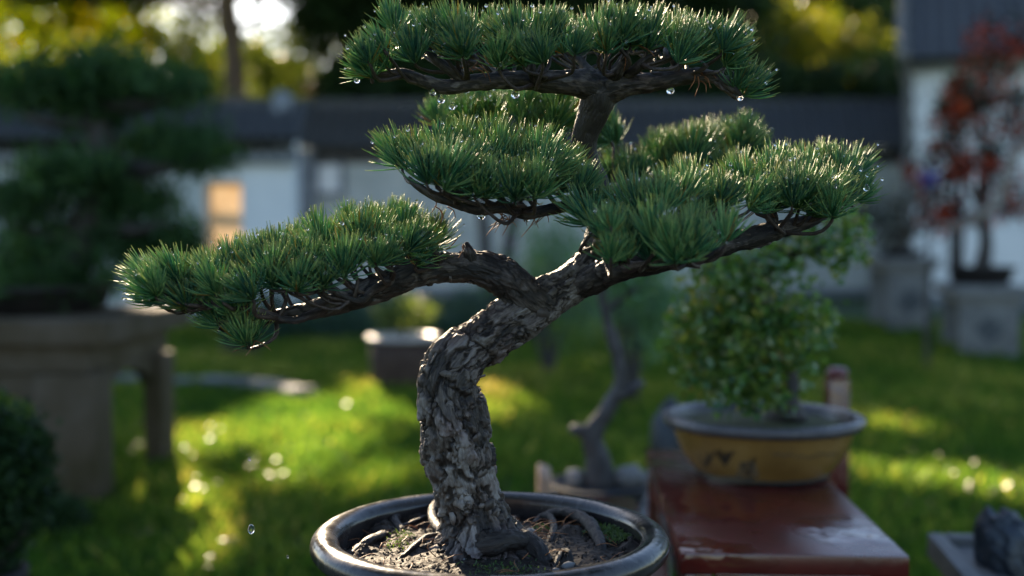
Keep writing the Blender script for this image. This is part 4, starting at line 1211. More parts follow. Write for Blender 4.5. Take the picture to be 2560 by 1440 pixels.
MT['leaf_elm'] = mat_leaf('leaf_elm', [(0.0, (0.040, 0.11, 0.030)), (0.5, (0.095, 0.19, 0.050)), (0.74, (0.18, 0.22, 0.045)), (0.88, (0.30, 0.24, 0.05)), (1.0, (0.38, 0.24, 0.15))], 0.4, 0.2, (2.0, 1.9, 0.7), spec=0.8)
def elm():
    zb = YC.z - .012
    bx = P(1955, 1010, YY)
    t_ = empty('leafy_bonsai', (bx.x, YY, zb)); tag(t_, 'small leaved bonsai turning yellow in the ochre pot', 'bonsai')
    pth = [(1965, 1045), (1962, 1000), (1975, 940), (1955, 880), (1910, 820), (1900, 740), (1930, 660), (1960, 590)]
    rr = [56, 36, 24, 20, 17, 15, 12, 8]
    v, q, t = tube_np([P(x, y, YY) for x, y in pth], [M(r, YY) for r in rr], .01, 20)
    v = v + 0.016 * np.stack([fbm(v * 42, 4, s) for s in (1, 2, 3)], -1)
    put('trunk', mesh_np('trunk', v, [q, t]), MT['dark_bark'], t_)
    brs = [[(1955, 880), (1860, 850), (1740, 860)], [(1910, 820), (1800, 790), (1720, 800)], [(1905, 780), (2000, 790), (2090, 800)], [(1930, 660), (1840, 650), (1780, 660)], [(1935, 640), (2040, 620), (2130, 610)], [(1960, 590), (2010, 560), (2080, 550)]]
    for k, b_ in enumerate(brs):
        dy = random.uniform(-.06, .06)
        v, q, t = tube_np([P(x, y, YY + dy * i) for i, (x, y) in enumerate(b_)], [M(14, YY), M(9, YY), M(3, YY)], .015, 8)
        put('branch', mesh_np('branch', v, [q, t]), MT['grey_bark'], t_)
    bl = [px_blob(1770, 850, YY, 105, 80, .11, 12), px_blob(1880, 830, YY - .02, 120, 80, .13, 13), px_blob(1990, 800, YY, 120, 60, .12, 9), px_blob(1860, 930, YY - .06, 90, 60, .07, 6),
          px_blob(1800, 660, YY, 80, 60, .1, 6), px_blob(1900, 660, YY, 110, 70, .12, 9), px_blob(2050, 620, YY, 110, 50, .11, 8), px_blob(1870, 750, YY, 90, 50, .1, 7), px_blob(2110, 570, YY, 60, 40, .08, 4), px_blob(1840, 985, YY - .09, 70, 45, .06, 4), px_blob(1920, 970, YY - .10, 70, 55, .05, 5), px_blob(1770, 940, YY - .05, 70, 50, .07, 4), px_blob(1960, 890, YY - .09, 80, 60, .06, 5), px_blob(1745, 760, YY, 60, 60, .08, 4)]
    pts, tn = clumpy(bl, 520, 8, .018)
    # colour by clump: yellow and pink leaves gather on the outside left
    tn = np.clip(tn * .9 + .25 * (pts[:, 0] < P(1760, 0, YY).x) * RNG.random(len(pts)), 0, 1)
    order = np.argsort(pts[:, 1])
    near, rest = order[:300], order[300:]
    fo = put('foliage', leaves_mesh('foliage', pts[rest], .021, .72, tn[rest]), MT['leaf_elm'], t_)
    tag(fo, kind='stuff')
    vs = []
    for k in range(10):
        v, f = leaf_cloud(np.zeros((1, 3)), .021, .72)
        me = mesh_np('leaf', v, f, {'tint': np.full(4, (k + .5) / 10)}, smooth=False); me.materials.append(MT['leaf_elm']); vs.append(me)
    pw = wpos(fo.parent) + fo.location
    for i in near:
        o = bpy.data.objects.new('leaf', vs[min(9, int(np.clip(tn[i] * .6 + RNG.random() * .4, 0, .999) * 10))]); COL.objects.link(o)
        o.parent = fo; o.location = Vector(pts[i]) - pw
        o.rotation_euler = [random.random() * 6.28 for _ in range(3)]
elm()

# ================================================================== the front pot
PC = P(1225, 1319, D0)
ZR = PC.z
POT_R = M(450, D0)
def glaze():
    m, nt, b = new_mat('dark_glaze')
    tc = N(nt, 'ShaderNodeTexCoord')
    n1 = N(nt, 'ShaderNodeTexNoise', Scale=14.0, Detail=10.0, Roughness=.65)
    n2 = N(nt, 'ShaderNodeTexNoise', Scale=90.0, Detail=6.0)
    mp = N(nt, 'ShaderNodeMapping'); mp.inputs['Scale'].default_value = (1, 1, .15)
    nt.links.new(tc.outputs['Object'], mp.inputs['Vector'])
    n3 = N(nt, 'ShaderNodeTexNoise', Scale=45.0, Detail=6.0); nt.links.new(mp.outputs[0], n3.inputs['Vector'])
    for n in (n1, n2): nt.links.new(tc.outputs['Object'], n.inputs['Vector'])
    r = ramp(nt, [(0.3, (0.016, 0.014, 0.014)), (0.55, (0.036, 0.031, 0.031)), (0.8, (0.062, 0.056, 0.055))], n1.outputs['Fac'])
    st = ramp(nt, [(0.60, (0, 0, 0)), (0.72, (.5, .5, .5))], n3.outputs['Fac'])
    mx = N(nt, 'ShaderNodeMix', data_type='RGBA'); nt.links.new(st.outputs[0], mx.inputs['Factor'])
    nt.links.new(r.outputs[0], mx.inputs['A']); mx.inputs['B'].default_value = (.12, .11, .105, 1)
    nt.links.new(mx.outputs['Result'], b.inputs['Base Color'])
    mr = N(nt, 'ShaderNodeMapRange'); mr.inputs['From Min'].default_value = .4; mr.inputs['From Max'].default_value = .65
    mr.inputs['To Min'].default_value = .14; mr.inputs['To Max'].default_value = .34
    nt.links.new(n1.outputs['Fac'], mr.inputs['Value']); nt.links.new(mr.outputs[0], b.inputs['Roughness'])
    bp = N(nt, 'ShaderNodeBump', Strength=.35, Distance=.0015)
    nt.links.new(n2.outputs['Fac'], bp.inputs['Height']); nt.links.new(bp.outputs[0], b.inputs['Normal'])
    b.inputs['Specular IOR Level'].default_value = .65
    return m
MT['glaze'] = glaze()
def front_pot():
    t_ = empty('bonsai_pot', (PC.x, D0, PZ)); tag(t_, 'round dark brown glazed pot with thick rolled rim holding the front pine', 'pot')
    R = POT_R; c = np.array((PC.x, D0, 0))
    prof = [(0, PZ + .001), (R * .70, PZ + .001), (R * .74, PZ + .01), (R * .84, PZ + (ZR - PZ) * .55), (R * .875, ZR - .034), (R * .88, ZR - .030)]
    v, f = lathe(prof, 160); put('body', mesh_np('body', v + c, f), MT['glaze'], t_)
    # rolled rim
    rc, rz, rx, rh = R - .0185, ZR - .016, .0185, .0165
    pr = [(R * .84, ZR - .085), (R * .845, ZR - .03)]
    for a in np.linspace(math.radians(170), math.radians(-95), 22):
        pr.append((rc + rx * math.cos(a), rz + rh * math.sin(a)))
    pr.append((R * .881, ZR - .031))
    v, f = lathe(pr, 200, .002)
    v[:, 2] += .0008 * fbm(v * 25, 2, 3)
    put('rim', mesh_np('rim', v + c, f), MT['glaze'], t_)
front_pot()
SZ = ZR - .036
def soil_z(x, y):
    d = math.hypot(x - PC.x, y - D0) / (POT_R * .84)
    return SZ + .020 * max(0, 1 - d * 1.1)
def soil():
    R = POT_R * .842
    n = 150
    g = np.linspace(-1, 1, n)
    X, Y = np.meshgrid(g, g)
    # square to disc
    x = X * np.sqrt(1 - Y ** 2 / 2) * R; y = Y * np.sqrt(1 - X ** 2 / 2) * R
    x, y = x.ravel(), y.ravel()
    d = np.hypot(x, y) / R
    z = SZ + .020 * np.maximum(0, 1 - d * 1.1)
    p = np.column_stack([x, y, 0 * x])
    z = z + .007 * fbm(p * 22, 4, 31) + .0035 * fbm(p * 90, 4, 32)
    f1, f2, cid, _ = voronoi(p * 130 + .4 * np.column_stack([fbm(p * 60, 2, 5), fbm(p * 60, 2, 6), 0 * x]), 3)
    z = z + .003 * smooth(.55, .1, f1) * (cid > .35)
    # clods: left heap and dark lump at right
    for (px, py, r, h) in ((960, 1320, .035, .018), (1030, 1295, .03, .016), (1580, 1365, .020, .016), (905, 1370, .03, .010), (1420, 1330, .03, .012)):
        q = G(px, py, SZ + .01)
        dd = np.hypot(x + PC.x - q.x, y + D0 - q.y) / r
        z += h * np.exp(-dd ** 2 * 1.6) * (1 + .5 * fbm(p * 70, 3, 8))
    v = np.column_stack([x + PC.x, y + D0, z])
    i, j = np.meshgrid(np.arange(n - 1), np.arange(n - 1), indexing='ij')
    a = (i * n + j).ravel()
    me = mesh_np('potting_soil', v, np.stack([a, a + 1, a + n + 1, a + n], -1))
    o = put('potting_soil', me, MT['soil']); tag(o, 'dark crumbly soil filling the front pot', 'soil')
    # crumbs and pebbles
    acc = Acc(); peb = Acc()
    bm = bmesh.new(); bmesh.ops.create_icosphere(bm, subdivisions=1, radius=1)
    sv = np.array([tuple(q.co) for q in bm.verts]); sf = np.array([[q.index for q in f_.verts] for f_ in bm.faces]); bm.free()
    for k in range(1500):
        i = RNG.integers(0, n * n)
        if d[i] > .97: continue
        r = abs(RNG.normal()) * .0010 + .0006
        w = sv * (r * RNG.uniform(.6, 1.3, 3)) * (1 + .3 * RNG.normal(size=(len(sv), 1)))
        acc.add(w + v[i] + np.array([0, 0, r * .3]), (), sf)
    for (px, py, r) in ((1055, 1424, 12), (1420, 1405, 15), (1390, 1415, 9), (1115, 1430, 11), (900, 1380, 8), (1325, 1330, 18), (1330, 1325, 10), (1160, 1400, 5)):
        q = G(px, py, SZ + .012)
        w = sv * M(r, D0) * np.array([1.2, 1, .7]) * (1 + .2 * RNG.normal(size=(len(sv), 1)))
        o2 = put('pebble', mesh_np('pebble', w + np.array((q.x, q.y, soil_z(q.x, q.y) + M(r, D0) * .3)), sf), MT['granite'], o)
    c_ = put('soil_crumbs', acc.mesh('soil_crumbs', False), MT['soil'], o); tag(c_, kind='stuff')
    # moss
    MT['moss'] = mat_leaf('moss', [(0, (.03, .07, .02)), (1, (.10, .16, .05))], .3, .5)
    q = np.vstack([np.array(tuple(G(px, py, SZ + .014))) + RNG.normal(size=(k, 3)) * np.array([s, s, .002]) for (px, py, k, s) in
                   ((1515, 1325, 420, .013), (1545, 1340, 220, .010), (1010, 1335, 60, .008), (1360, 1320, 60, .008), (1230, 1420, 120, .02), (1500, 1300, 160, .008), (1290, 1425, 90, .015), (990, 1360, 60, .01))])
    mo = put('moss', leaves_mesh('moss', q, .006, .3, up=(0, 0, 1), upw=.8), MT['moss'], o); tag(mo, kind='stuff')
    # dry needles
    acc = Acc()
    MT['dry'] = mat_noise('dry_needle', [(0.35, (0.16, 0.05, 0.016)), (0.65, (0.34, 0.13, 0.04))], 60, 3, .5, 0)
    spots = [(852, 1350, 90, 40), (862, 1360, 80, 40)] + [(random.uniform(870, 1580), random.uniform(1290, 1435), None, random.uniform(30, 70)) for _ in range(90)] + \
            [(1320, 1330, 20, 80), (1330, 1345, 25, 90), (1400, 1320, 60, 60), (1395, 1318, 30, 55), (1090, 1400, 100, 40), (1240, 1390, 5, 75), (1030, 1315, 20, 60)]
    for (px, py, ang, L) in spots:
        q = G(px, py, SZ + .012)
        if math.hypot(q.x - PC.x, q.y - D0) > POT_R * .82: continue
        z0 = soil_z(q.x, q.y) + .006
        a = random.random() * 6.28 if ang is None else math.radians(ang)
        up = random.uniform(.05, .35) if ang is None or ang < 60 else 1.2
        dd = Vector((math.cos(a), (0 if ang is not None else math.sin(a)), up if ang is None else math.sin(a) * .6 + .1))
        p0 = Vector((q.x, q.y, z0)); p2 = p0 + dd.normalized() * M(L, D0); p1 = (p0 + p2) / 2 + Vector((random.gauss(0, .003), random.gauss(0, .003), .003))
        vv, q4, t3 = tube_np([p0, p1, p2], [.0006, .0006, .0003], .006, 4); acc.add(vv, q4, t3)
    dn = put('dry_needles', acc.mesh('dry_needles'), MT['dry'], o); tag(dn, kind='stuff')
soil()

# ================================================================== the front pine
PINE = empty('pine_bonsai', P(1190, 1365, D0)); tag(PINE, 'old sharp focus pine bonsai with a bent flaky trunk and wet green needles', 'bonsai')

def bark_material(name, smoothness=0.0):
    m, nt, b = new_mat(name)
    a = N(nt, 'ShaderNodeAttribute', attribute_name='plate')
    tc = N(nt, 'ShaderNodeTexCoord')
    n1 = N(nt, 'ShaderNodeTexNoise', Scale=70.0, Detail=10.0, Roughness=.7)
    n2 = N(nt, 'ShaderNodeTexNoise', Scale=330.0, Detail=5.0)
    n3 = N(nt, 'ShaderNodeTexNoise', Scale=12.0, Detail=4.0)
    for n in (n1, n2, n3): nt.links.new(tc.outputs['Object'], n.inputs['Vector'])
    cx = N(nt, 'ShaderNodeCombineXYZ')
    for k, nm in enumerate(('bx', 'by', 'bz')):
        an = N(nt, 'ShaderNodeAttribute', attribute_name=nm); nt.links.new(an.outputs['Fac'], cx.inputs[k])
    mp = N(nt, 'ShaderNodeMapping'); mp.inputs['Scale'].default_value = (1, 1, .16)
    nt.links.new(cx.outputs[0], mp.inputs['Vector'])
    g = N(nt, 'ShaderNodeTexNoise', Scale=320.0, Detail=6.0, Roughness=.65, Distortion=.6)      # fibres along the growth
    nt.links.new(mp.outputs[0], g.inputs['Vector'])
    fz = N(nt, 'ShaderNodeTexNoise', Scale=95.0, Detail=5.0, Roughness=.6, Distortion=.9)       # longer fissures
    nt.links.new(mp.outputs[0], fz.inputs['Vector'])
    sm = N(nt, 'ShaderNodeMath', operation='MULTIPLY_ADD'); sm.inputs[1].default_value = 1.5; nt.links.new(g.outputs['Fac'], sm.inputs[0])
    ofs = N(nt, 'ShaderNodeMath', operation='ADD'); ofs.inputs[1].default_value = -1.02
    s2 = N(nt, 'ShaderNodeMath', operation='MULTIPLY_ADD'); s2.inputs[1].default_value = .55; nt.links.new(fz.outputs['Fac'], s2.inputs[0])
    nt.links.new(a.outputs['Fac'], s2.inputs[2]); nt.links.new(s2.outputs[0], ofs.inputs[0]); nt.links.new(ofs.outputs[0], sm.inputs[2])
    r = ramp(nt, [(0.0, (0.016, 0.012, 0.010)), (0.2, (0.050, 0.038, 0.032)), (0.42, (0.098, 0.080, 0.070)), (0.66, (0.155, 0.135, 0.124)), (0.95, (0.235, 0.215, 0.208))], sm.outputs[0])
    r2 = ramp(nt, [(0.30, (0.62, 0.56, 0.53)), (0.5, (1.0, 0.98, 0.96)), (0.72, (1.3, 1.3, 1.3))], n1.outputs['Fac'])
    mu = N(nt, 'ShaderNodeMix', data_type='RGBA', blend_type='MULTIPLY'); mu.inputs['Factor'].default_value = 1
    nt.links.new(r.outputs[0], mu.inputs['A']); nt.links.new(r2.outputs[0], mu.inputs['B'])
    red = N(nt, 'ShaderNodeMix', data_type='RGBA', blend_type='MULTIPLY')
    rm_ = N(nt, 'ShaderNodeMapRange'); rm_.inputs['From Min'].default_value = .5; rm_.inputs['From Max'].default_value = .62; rm_.inputs['To Max'].default_value = .85
    nt.links.new(n3.outputs['Fac'], rm_.inputs['Value']); nt.links.new(rm_.outputs[0], red.inputs['Factor'])
    nt.links.new(mu.outputs['Result'], red.inputs['A']); red.inputs['B'].default_value = (.70, .56, .56, 1)
    nt.links.new(red.outputs['Result'], b.inputs['Base Color'])
    b.inputs['Roughness'].default_value = .55
    b.inputs['Specular IOR Level'].default_value = .45
    bp = N(nt, 'ShaderNodeBump', Strength=.9, Distance=.0022)
    nt.links.new(g.outputs['Fac'], bp.inputs['Height']); nt.links.new(bp.outputs[0], b.inputs['Normal'])
    return m
MT['bark'] = bark_material('pine_bark')

def ext(at, n):
    return {k: np.r_[x, np.repeat(x[-1], n)] for k, x in at.items()}

def bark_tube(pts, rad, step, n, seed=0, amp=1.0, zones=False, cell=(.021, .040)):
    """tube with flaky bark plates built into the mesh; returns verts, faces, attr, centre data"""
    c, r = resample(pts, rad, step)
    t, u, w = frames(c)
    k = len(c)
    th = np.linspace(0, 2 * np.pi, n, endpoint=False)
    L = np.r_[0, np.cumsum(np.linalg.norm(np.diff(c, axis=0), axis=1))]
    TH, LL = np.meshgrid(th, L)
    RR = np.repeat(r[:, None], n, 1)
    q = np.column_stack([(np.cos(TH) * RR).ravel(), (np.sin(TH) * RR).ravel(), LL.ravel()])
    nrm = (np.cos(TH)[..., None] * u[:, None, :] + np.sin(TH)[..., None] * w[:, None, :]).reshape(-1, 3)
    base = np.repeat(c, n, 0) + nrm * RR.ravel()[:, None]
    rel = np.clip(RR.ravel() / .045, .12, 1.1)                  # thick wood carries deeper bark
    sn = (LL / L[-1]).ravel()
    if zones:
        zp = np.interp(sn, [0, .36, .47, .62, .74, 1], [1.1, 1.05, .45, .28, .12, .10])     # plates fade up the stem
        zg = np.interp(sn, [0, .30, .45, .62, .75, 1], [.9, .9, 1.6, 1.5, .35, .25])        # long grain on the bend
    else:
        zp, zg = np.full(len(q), .8), np.full(len(q), .8)
    big = (fbm(q * np.array([24, 24, 17]), 3, seed) * .26 + .10 * np.abs(fbm(q * np.array([60, 60, 40]), 2, seed + 4))) * RR.ravel()
    wq = q + np.column_stack([fbm(q * 55, 3, seed + s) for s in (1, 2, 3)]) * .011
    wq = wq + np.column_stack([fbm(q * 260, 3, seed + s) for s in (11, 12, 13)]) * .0020
    grain = fbm(wq * np.array([120, 120, 9]), 4, seed + 5)
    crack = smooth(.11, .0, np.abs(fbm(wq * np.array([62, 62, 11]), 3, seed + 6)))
    h = 0; plate = np.full(len(q), .03)
    for li, (k1, thr, ht) in enumerate(((1.35, .12, .0052), (.75, .55, .0026))):
        f1, f2, cid, off = voronoi(wq / (np.array([cell[0], cell[0], cell[1]]) * k1) + li * 3.7, seed + 50 * li)
        e = smooth(.05, .105, f2 - f1) * smooth(thr, thr + .02, cid)
        ci = (cid * 1e6).astype(np.int64)
        tilt = (off * (np.column_stack([hash3(ci, ci * 0, ci * 0 + s) for s in (1, 2, 3)]) - .5)).sum(1)
        h = h + e * (ht * (.5 + .9 * hash3(ci, ci * 0 + 5, ci * 0)) + tilt * .004)
        plate = plate * (1 - e * .9) + e * .9 * (.16 + .80 * hash3(ci, ci * 0 + 9, ci * 0) ** 1.2)
    d = rel * amp * (zp * (h - .0035) + zg * (grain * .0040 - crack * .0036))
    fine = fbm(q * 420, 2, seed + 8) * .0006 * rel
    disp = big * min(1, amp + .3) + d + fine
    v = base + nrm * disp[:, None]
    pale = .50 + .40 * fbm(q * 150, 3, seed + 9) - .35 * (vnoise(q * 420, seed + 14) > .45)
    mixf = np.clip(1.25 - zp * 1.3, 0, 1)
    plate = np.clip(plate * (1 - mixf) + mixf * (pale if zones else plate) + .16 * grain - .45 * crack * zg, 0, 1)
    if zones: plate = plate * np.interp(sn, [0, .70, .80, 1], [1, 1, .20, .06]) - np.interp(sn, [0, .66, .80, 1], [0, 0, .2, .26])  # upper stem colour darkened: wet bark plus shade under the pads
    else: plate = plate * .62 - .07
    return v, grid_faces(k, n), {'plate': plate, 'bx': q[:, 0], 'by': q[:, 1], 'bz': q[:, 2]}, (c, r, t, u, w)

FLAKE = Acc()
def flakes(data, count, seed, smin=.004, smax=.011, lift=(.1, .6), back=0.0):
    rng = np.random.default_rng(seed)
    c, r, t, u, w = data
    for k in range(count):
        i = rng.integers(2, len(c) - 2)
        th = rng.uniform(0, 2 * np.pi)
        nrm = math.cos(th) * u[i] + math.sin(th) * w[i]
        if nrm[1] > .5: continue
        tan = np.cross(t[i], nrm)
        a = rng.uniform(0, 6.28)
        e1 = t[i] * math.cos(a * .25) + tan * math.sin(a * .25); e2 = np.cross(nrm, e1)
        L, W = rng.uniform(smin, smax), rng.uniform(smin, smax) * .65
        lf = rng.uniform(*lift)
        p = c[i] + nrm * (r[i] * 1.02 + .0008)
        th_ = .0009
        vs = []
        m = 7
        for j in range(m):
            b = 2 * math.pi * j / m
            rr = rng.uniform(.5, 1.3)
            x, y = math.cos(b) * L * rr, math.sin(b) * W * rr
            vs.append(p + e1 * x + e2 * y + nrm * (lf * (x + L) * .5 - .002 - (y * y) / (r[i] + .005) * .5))
        vs = np.array(vs)
        v = np.vstack([vs, vs - nrm * th_ * 2])
        f3 = [(0, j, j + 1) for j in range(1, m - 1)] + [(m, m + j + 1, m + j) for j in range(1, m - 1)]
        q4 = [(j, m + j, m + (j + 1) % m, (j + 1) % m) for j in range(m)]
        FLAKE.add(v, q4, f3, bx=p[0], by=p[1], bz=p[2], plate=np.clip(rng.normal(.36, .26), .03, .95))

def cpts(rows): return [P(x, y, D0 + d) for x, y, h, d in rows], [M(h, D0 + d) for x, y, h, d in rows]

TRUNK = [(1205, 1395, 150, .00), (1198, 1355, 118, .00), (1188, 1310, 92, .0), (1172, 1250, 80, .0), (1156, 1190, 80, -.005), (1145, 1125, 88, -.01), (1137, 1065, 87, -.015),
         (1121, 1005, 78, -.02), (1116, 955, 76, -.02), (1140, 908, 73, -.015), (1190, 864, 66, -.005), (1252, 822, 62, .0), (1318, 780, 61, .01), (1372, 745, 54, .02), (1420, 716, 49, .025),
         (1462, 682, 48, .03), (1495, 636, 46, .04), (1508, 580, 42, .045), (1503, 520, 38, .045), (1486, 455, 34, .04), (1466, 400, 31, .03), (1462, 345, 33, .02), (1479, 290, 38, .01), (1497, 240, 44, .0), (1505, 205, 38, .0), (1510, 180, 22, 0)]
p_, r_ = cpts(TRUNK); r_ = [x * .95 for x in r_]
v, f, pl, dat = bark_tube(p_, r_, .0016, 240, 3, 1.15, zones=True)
# calmer bark on the upper stem, coloured darker for wet and shade
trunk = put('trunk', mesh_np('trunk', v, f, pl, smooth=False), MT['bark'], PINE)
low = tuple(a[:int(len(dat[0]) * .62)] for a in dat)
flakes(low, 150, 5, .003, .012, (.05, .45))
flakes(tuple(a[int(len(dat[0]) * .40):int(len(dat[0]) * .8)] for a in dat), 40, 6, .003, .007)

BR = {}
def branch(key, rows, seed, n=72, step=.0028, amp=.9, cell=(.013, .02), fl=0):
    p, r = cpts(rows)
    v, f, pl, d = bark_tube(p, r, step, n, seed, amp, cell=cell)
    c = d[0]
    # close the tip
    k = len(v); v = np.vstack([v, c[-1] + d[2][-1] * d[1][-1] * .6]); pl = ext(pl, 1)
    j = np.arange(n); tri = np.stack([np.full(n, k), (len(c) - 1) * n + j, (len(c) - 1) * n + (j + 1) % n], -1)
    o = put('branch', mesh_np('branch', v, [f, tri], pl), MT['bark'], PINE)
    BR.setdefault(key, []).append(c)
    if fl: flakes(d, fl, seed + 3, .003, .008)
    return o
# left limb arching away from the trunk
branch('left', [(1365, 768, 36, .01), (1320, 740, 46, 0), (1275, 702, 45, -.005), (1222, 677, 42, -.01), (1175, 668, 40, -.01), (1125, 668, 38, -.01), (1060, 680, 37, -.01), (985, 706, 33, -.01), (900, 738, 29, -.01), (810, 768, 24, -.01), (720, 786, 18, -.01), (640, 795, 13, -.015), (560, 782, 9, -.02), (480, 760, 6, -.03), (420, 745, 4, -.03)], 21, 120, .002, 1.0, (.016, .030), 60)
branch('left', [(980, 700, 12, -.02), (930, 726, 11, -.05), (900, 752, 10, -.07), (850, 735, 9, -.08), (790, 700, 7, -.08), (760, 690, 5, -.09)], 22, 24, .003)
branch('left', [(820, 770, 13, -.01), (770, 790, 11, -.05), (720, 800, 10, -.06), (640, 775, 8, -.07), (590, 770, 6, -.08), (470, 765, 4, -.08)], 23, 24, .003)
branch('left', [(1040, 672, 14, .02), (1010, 630, 11, .06), (960, 600, 9, .1), (860, 590, 7, .12), (760, 610, 5, .1)], 24, 24, .003)
branch('left', [(1100, 655, 12, -.02), (1085, 630, 9, -.05), (1070, 605, 6, -.06)], 25, 24, .003)
branch('left', [(690, 788, 9, -.02), (650, 815, 7, -.05), (622, 848, 4, -.06)], 26, 20, .003)
branch('stub', [(1180, 655, 14, -.02), (1172, 628, 12, -.025), (1166, 608, 6, -.02)], 27, 40, .002, 1.4, (.008, .010), 20)
# right limb
branch('right', [(1450, 715, 36, .02), (1505, 688, 36, .0), (1570, 668, 30, -.03), (1650, 660, 22, -.04), (1740, 640, 20, -.04), (1830, 608, 26, -.03), (1900, 588, 27, -.03), (1970, 568, 21, -.03), (2040, 548, 14, -.03), (2090, 520, 8, -.02), (2140, 480, 5, 0)], 31, 72, .0028, .9, (.013, .02), 20)
branch('rfront', [(1560, 668, 16, -.03), (1600, 664, 13, -.09), (1660, 655, 11, -.13), (1745, 655, 9, -.16), (1800, 620, 5, -.17)], 32, 24, .003)
branch('rfront', [(1490, 630, 14, -.01), (1500, 600, 11, -.08), (1560, 580, 9, -.12), (1660, 560, 6, -.13), (1760, 540, 4, -.1)], 33, 24, .003)
branch('right', [(1930, 580, 12, -.03), (1935, 545, 10, -.03), (1925, 510, 7, -.03), (1900, 480, 4, 0)], 34, 24, .003)
branch('right', [(1800, 610, 12, -.01), (1780, 540, 9, .04), (1850, 480, 7, .07), (1980, 450, 5, .08), (2100, 440, 3, .08)], 35, 24, .003)
# middle left
branch('mid', [(1492, 500, 20, .03), (1440, 512, 16, .0), (1370, 524, 14, -.02), (1312, 535, 15, -.03), (1260, 520, 13, -.03), (1200, 526, 13, -.03), (1140, 510, 11, -.03), (1085, 490, 10, -.03), (1045, 465, 8, -.03), (1020, 445, 5, -.03)], 41, 40, .003)
branch('mid', [(1310, 530, 9, -.03), (1260, 505, 8, -.06), (1220, 470, 6, -.07), (1150, 430, 4, -.05)], 42, 24, .003)
branch('mid', [(1480, 470, 12, .03), (1400, 440, 9, .05), (1280, 410, 7, .06), (1120, 400, 4, .05)], 43, 24, .003)
# back pads
branch('back', [(1462, 400, 14, .03), (1400, 350, 11, .14), (1300, 335, 9, .24), (1180, 335, 7, .26), (1100, 335, 4, .26)], 44, 24, .003)
branch('rback', [(1488, 480, 16, .04), (1560, 468, 13, .14), (1650, 460, 11, .22), (1690, 430, 10, .26), (1780, 415, 8, .28), (1880, 400, 4, .3)], 45, 24, .003)
# crown
branch('top', [(1510, 225, 40, 0), (1450, 208, 34, -.01), (1380, 204, 26, -.015), (1290, 200, 23, -.02), (1190, 206, 20, -.02), (1115, 217, 17, -.02), (1060, 204, 15, -.02), (1005, 184, 13, -.025), (960, 188, 10, -.03), (925, 190, 5, -.03)], 51, 56, .0028)
branch('top', [(1165, 205, 14, -.02), (1130, 178, 13, -.025), (1090, 148, 11, -.03), (1068, 118, 9, -.03), (1064, 85, 6, -.03)], 52, 28, .003)
branch('top', [(1500, 225, 40, 0), (1560, 210, 30, -.01), (1620, 206, 24, -.015), (1690, 196, 20, -.02), (1750, 188, 17, -.02), (1800, 198, 14, -.025), (1830, 218, 10, -.03), (1852, 238, 6, -.03)], 53, 56, .0028)
branch('top', [(1520, 205, 18, 0), (1545, 180, 14, -.03), (1560, 150, 11, -.04), (1570, 120, 7, -.05)], 54, 28, .003)
branch('top', [(1540, 195, 12, 0), (1590, 175, 10, -.04), (1610, 150, 7, -.05), (1650, 130, 4, -.05)], 55, 24, .003)
branch('top', [(1500, 200, 16, .01), (1470, 175, 12, .04), (1440, 140, 9, .06), (1400, 110, 5, .07)], 56, 24, .003)
branch('top', [(1700, 196, 12, -.01), (1690, 160, 9, -.01), (1665, 130, 7, 0), (1680, 100, 4, .03)], 57, 24, .003)
branch('top', [(1350, 205, 12, -.02), (1335, 195, 11, -.05), (1330, 160, 8, -.06), (1340, 120, 5, -.05)], 58, 24, .003)
branch('top', [(1300, 198, 11, -.01), (1240, 180, 9, .03), (1200, 150, 7, .06), (1160, 120, 4, .08)], 59, 24, .003)
branch('top', [(1810, 203, 9, -.02), (1845, 180, 7, -.01), (1855, 150, 5, 0)], 60, 20, .003)

# surface roots
def root(rows, seed, n=30, z=.0):
    pts, rad = [], []
    for (x, y, h, lift) in rows:
        q = G(x, y, SZ + .012 + M(h, D0) * .5)
        zz = soil_z(q.x, q.y)
        q = G(x, y, zz + M(h, D0) * .3 + lift)
        pts.append(q); rad.append(M(h, D0))
    v, f, pl, d = bark_tube(pts, rad, .0025, n, seed, 1.2, cell=(.010, .016))
    k = len(v); c = d[0]; v = np.vstack([v, c[-1] + d[2][-1] * d[1][-1] * .6, c[0] - d[2][0] * d[1][0] * .4]); pl = ext(pl, 2); pl['plate'] = pl['plate'] * .45 - .10
    j = np.arange(n); tri = np.vstack([np.stack([np.full(n, k), (len(c) - 1) * n + j, (len(c) - 1) * n + (j + 1) % n], -1), np.stack([np.full(n, k + 1), (j + 1) % n, j], -1)])
    put('root', mesh_np('root', v, [f, tri], pl), MT['bark'], PINE)
root([(1200, 1345, 32, .004), (1225, 1362, 34, .006), (1265, 1352, 30, .010), (1310, 1352, 28, .008), (1345, 1378, 24, .002), (1368, 1410, 18, -.004)], 71, 48)
root([(1350, 1300, 9, .004), (1385, 1284, 13, .014), (1425, 1283, 16, .018), (1462, 1300, 17, .016), (1488, 1332, 16, .010), (1503, 1365, 14, .002), (1508, 1395, 10, -.006)], 72)
root([(1335, 1310, 7, .0), (1352, 1292, 9, .010), (1375, 1292, 10, .014), (1384, 1318, 10, .008), (1376, 1345, 9, .0), (1368, 1362, 6, -.006)], 73)
root([(1105, 1240, 7, .030), (1085, 1262, 10, .024), (1080, 1290, 11, .018), (1095, 1318, 12, .012), (1125, 1335, 13, .008), (1165, 1345, 14, .006)], 74)
root([(1120, 1332, 6, .006), (1070, 1342, 7, .008), (1045, 1358, 7, .006), (1015, 1384, 6, .003), (982, 1412, 5, .0)], 75, 18)
root([(870, 1402, 12, -.004), (893, 1378, 15, .002), (925, 1352, 13, .008), (960, 1335, 10, .004)], 76)
root([(1005, 1330, 11, .0), (985, 1300, 14, .012), (1005, 1282, 15, .014), (1040, 1288, 12, .006), (1060, 1296, 8, .0)], 77)
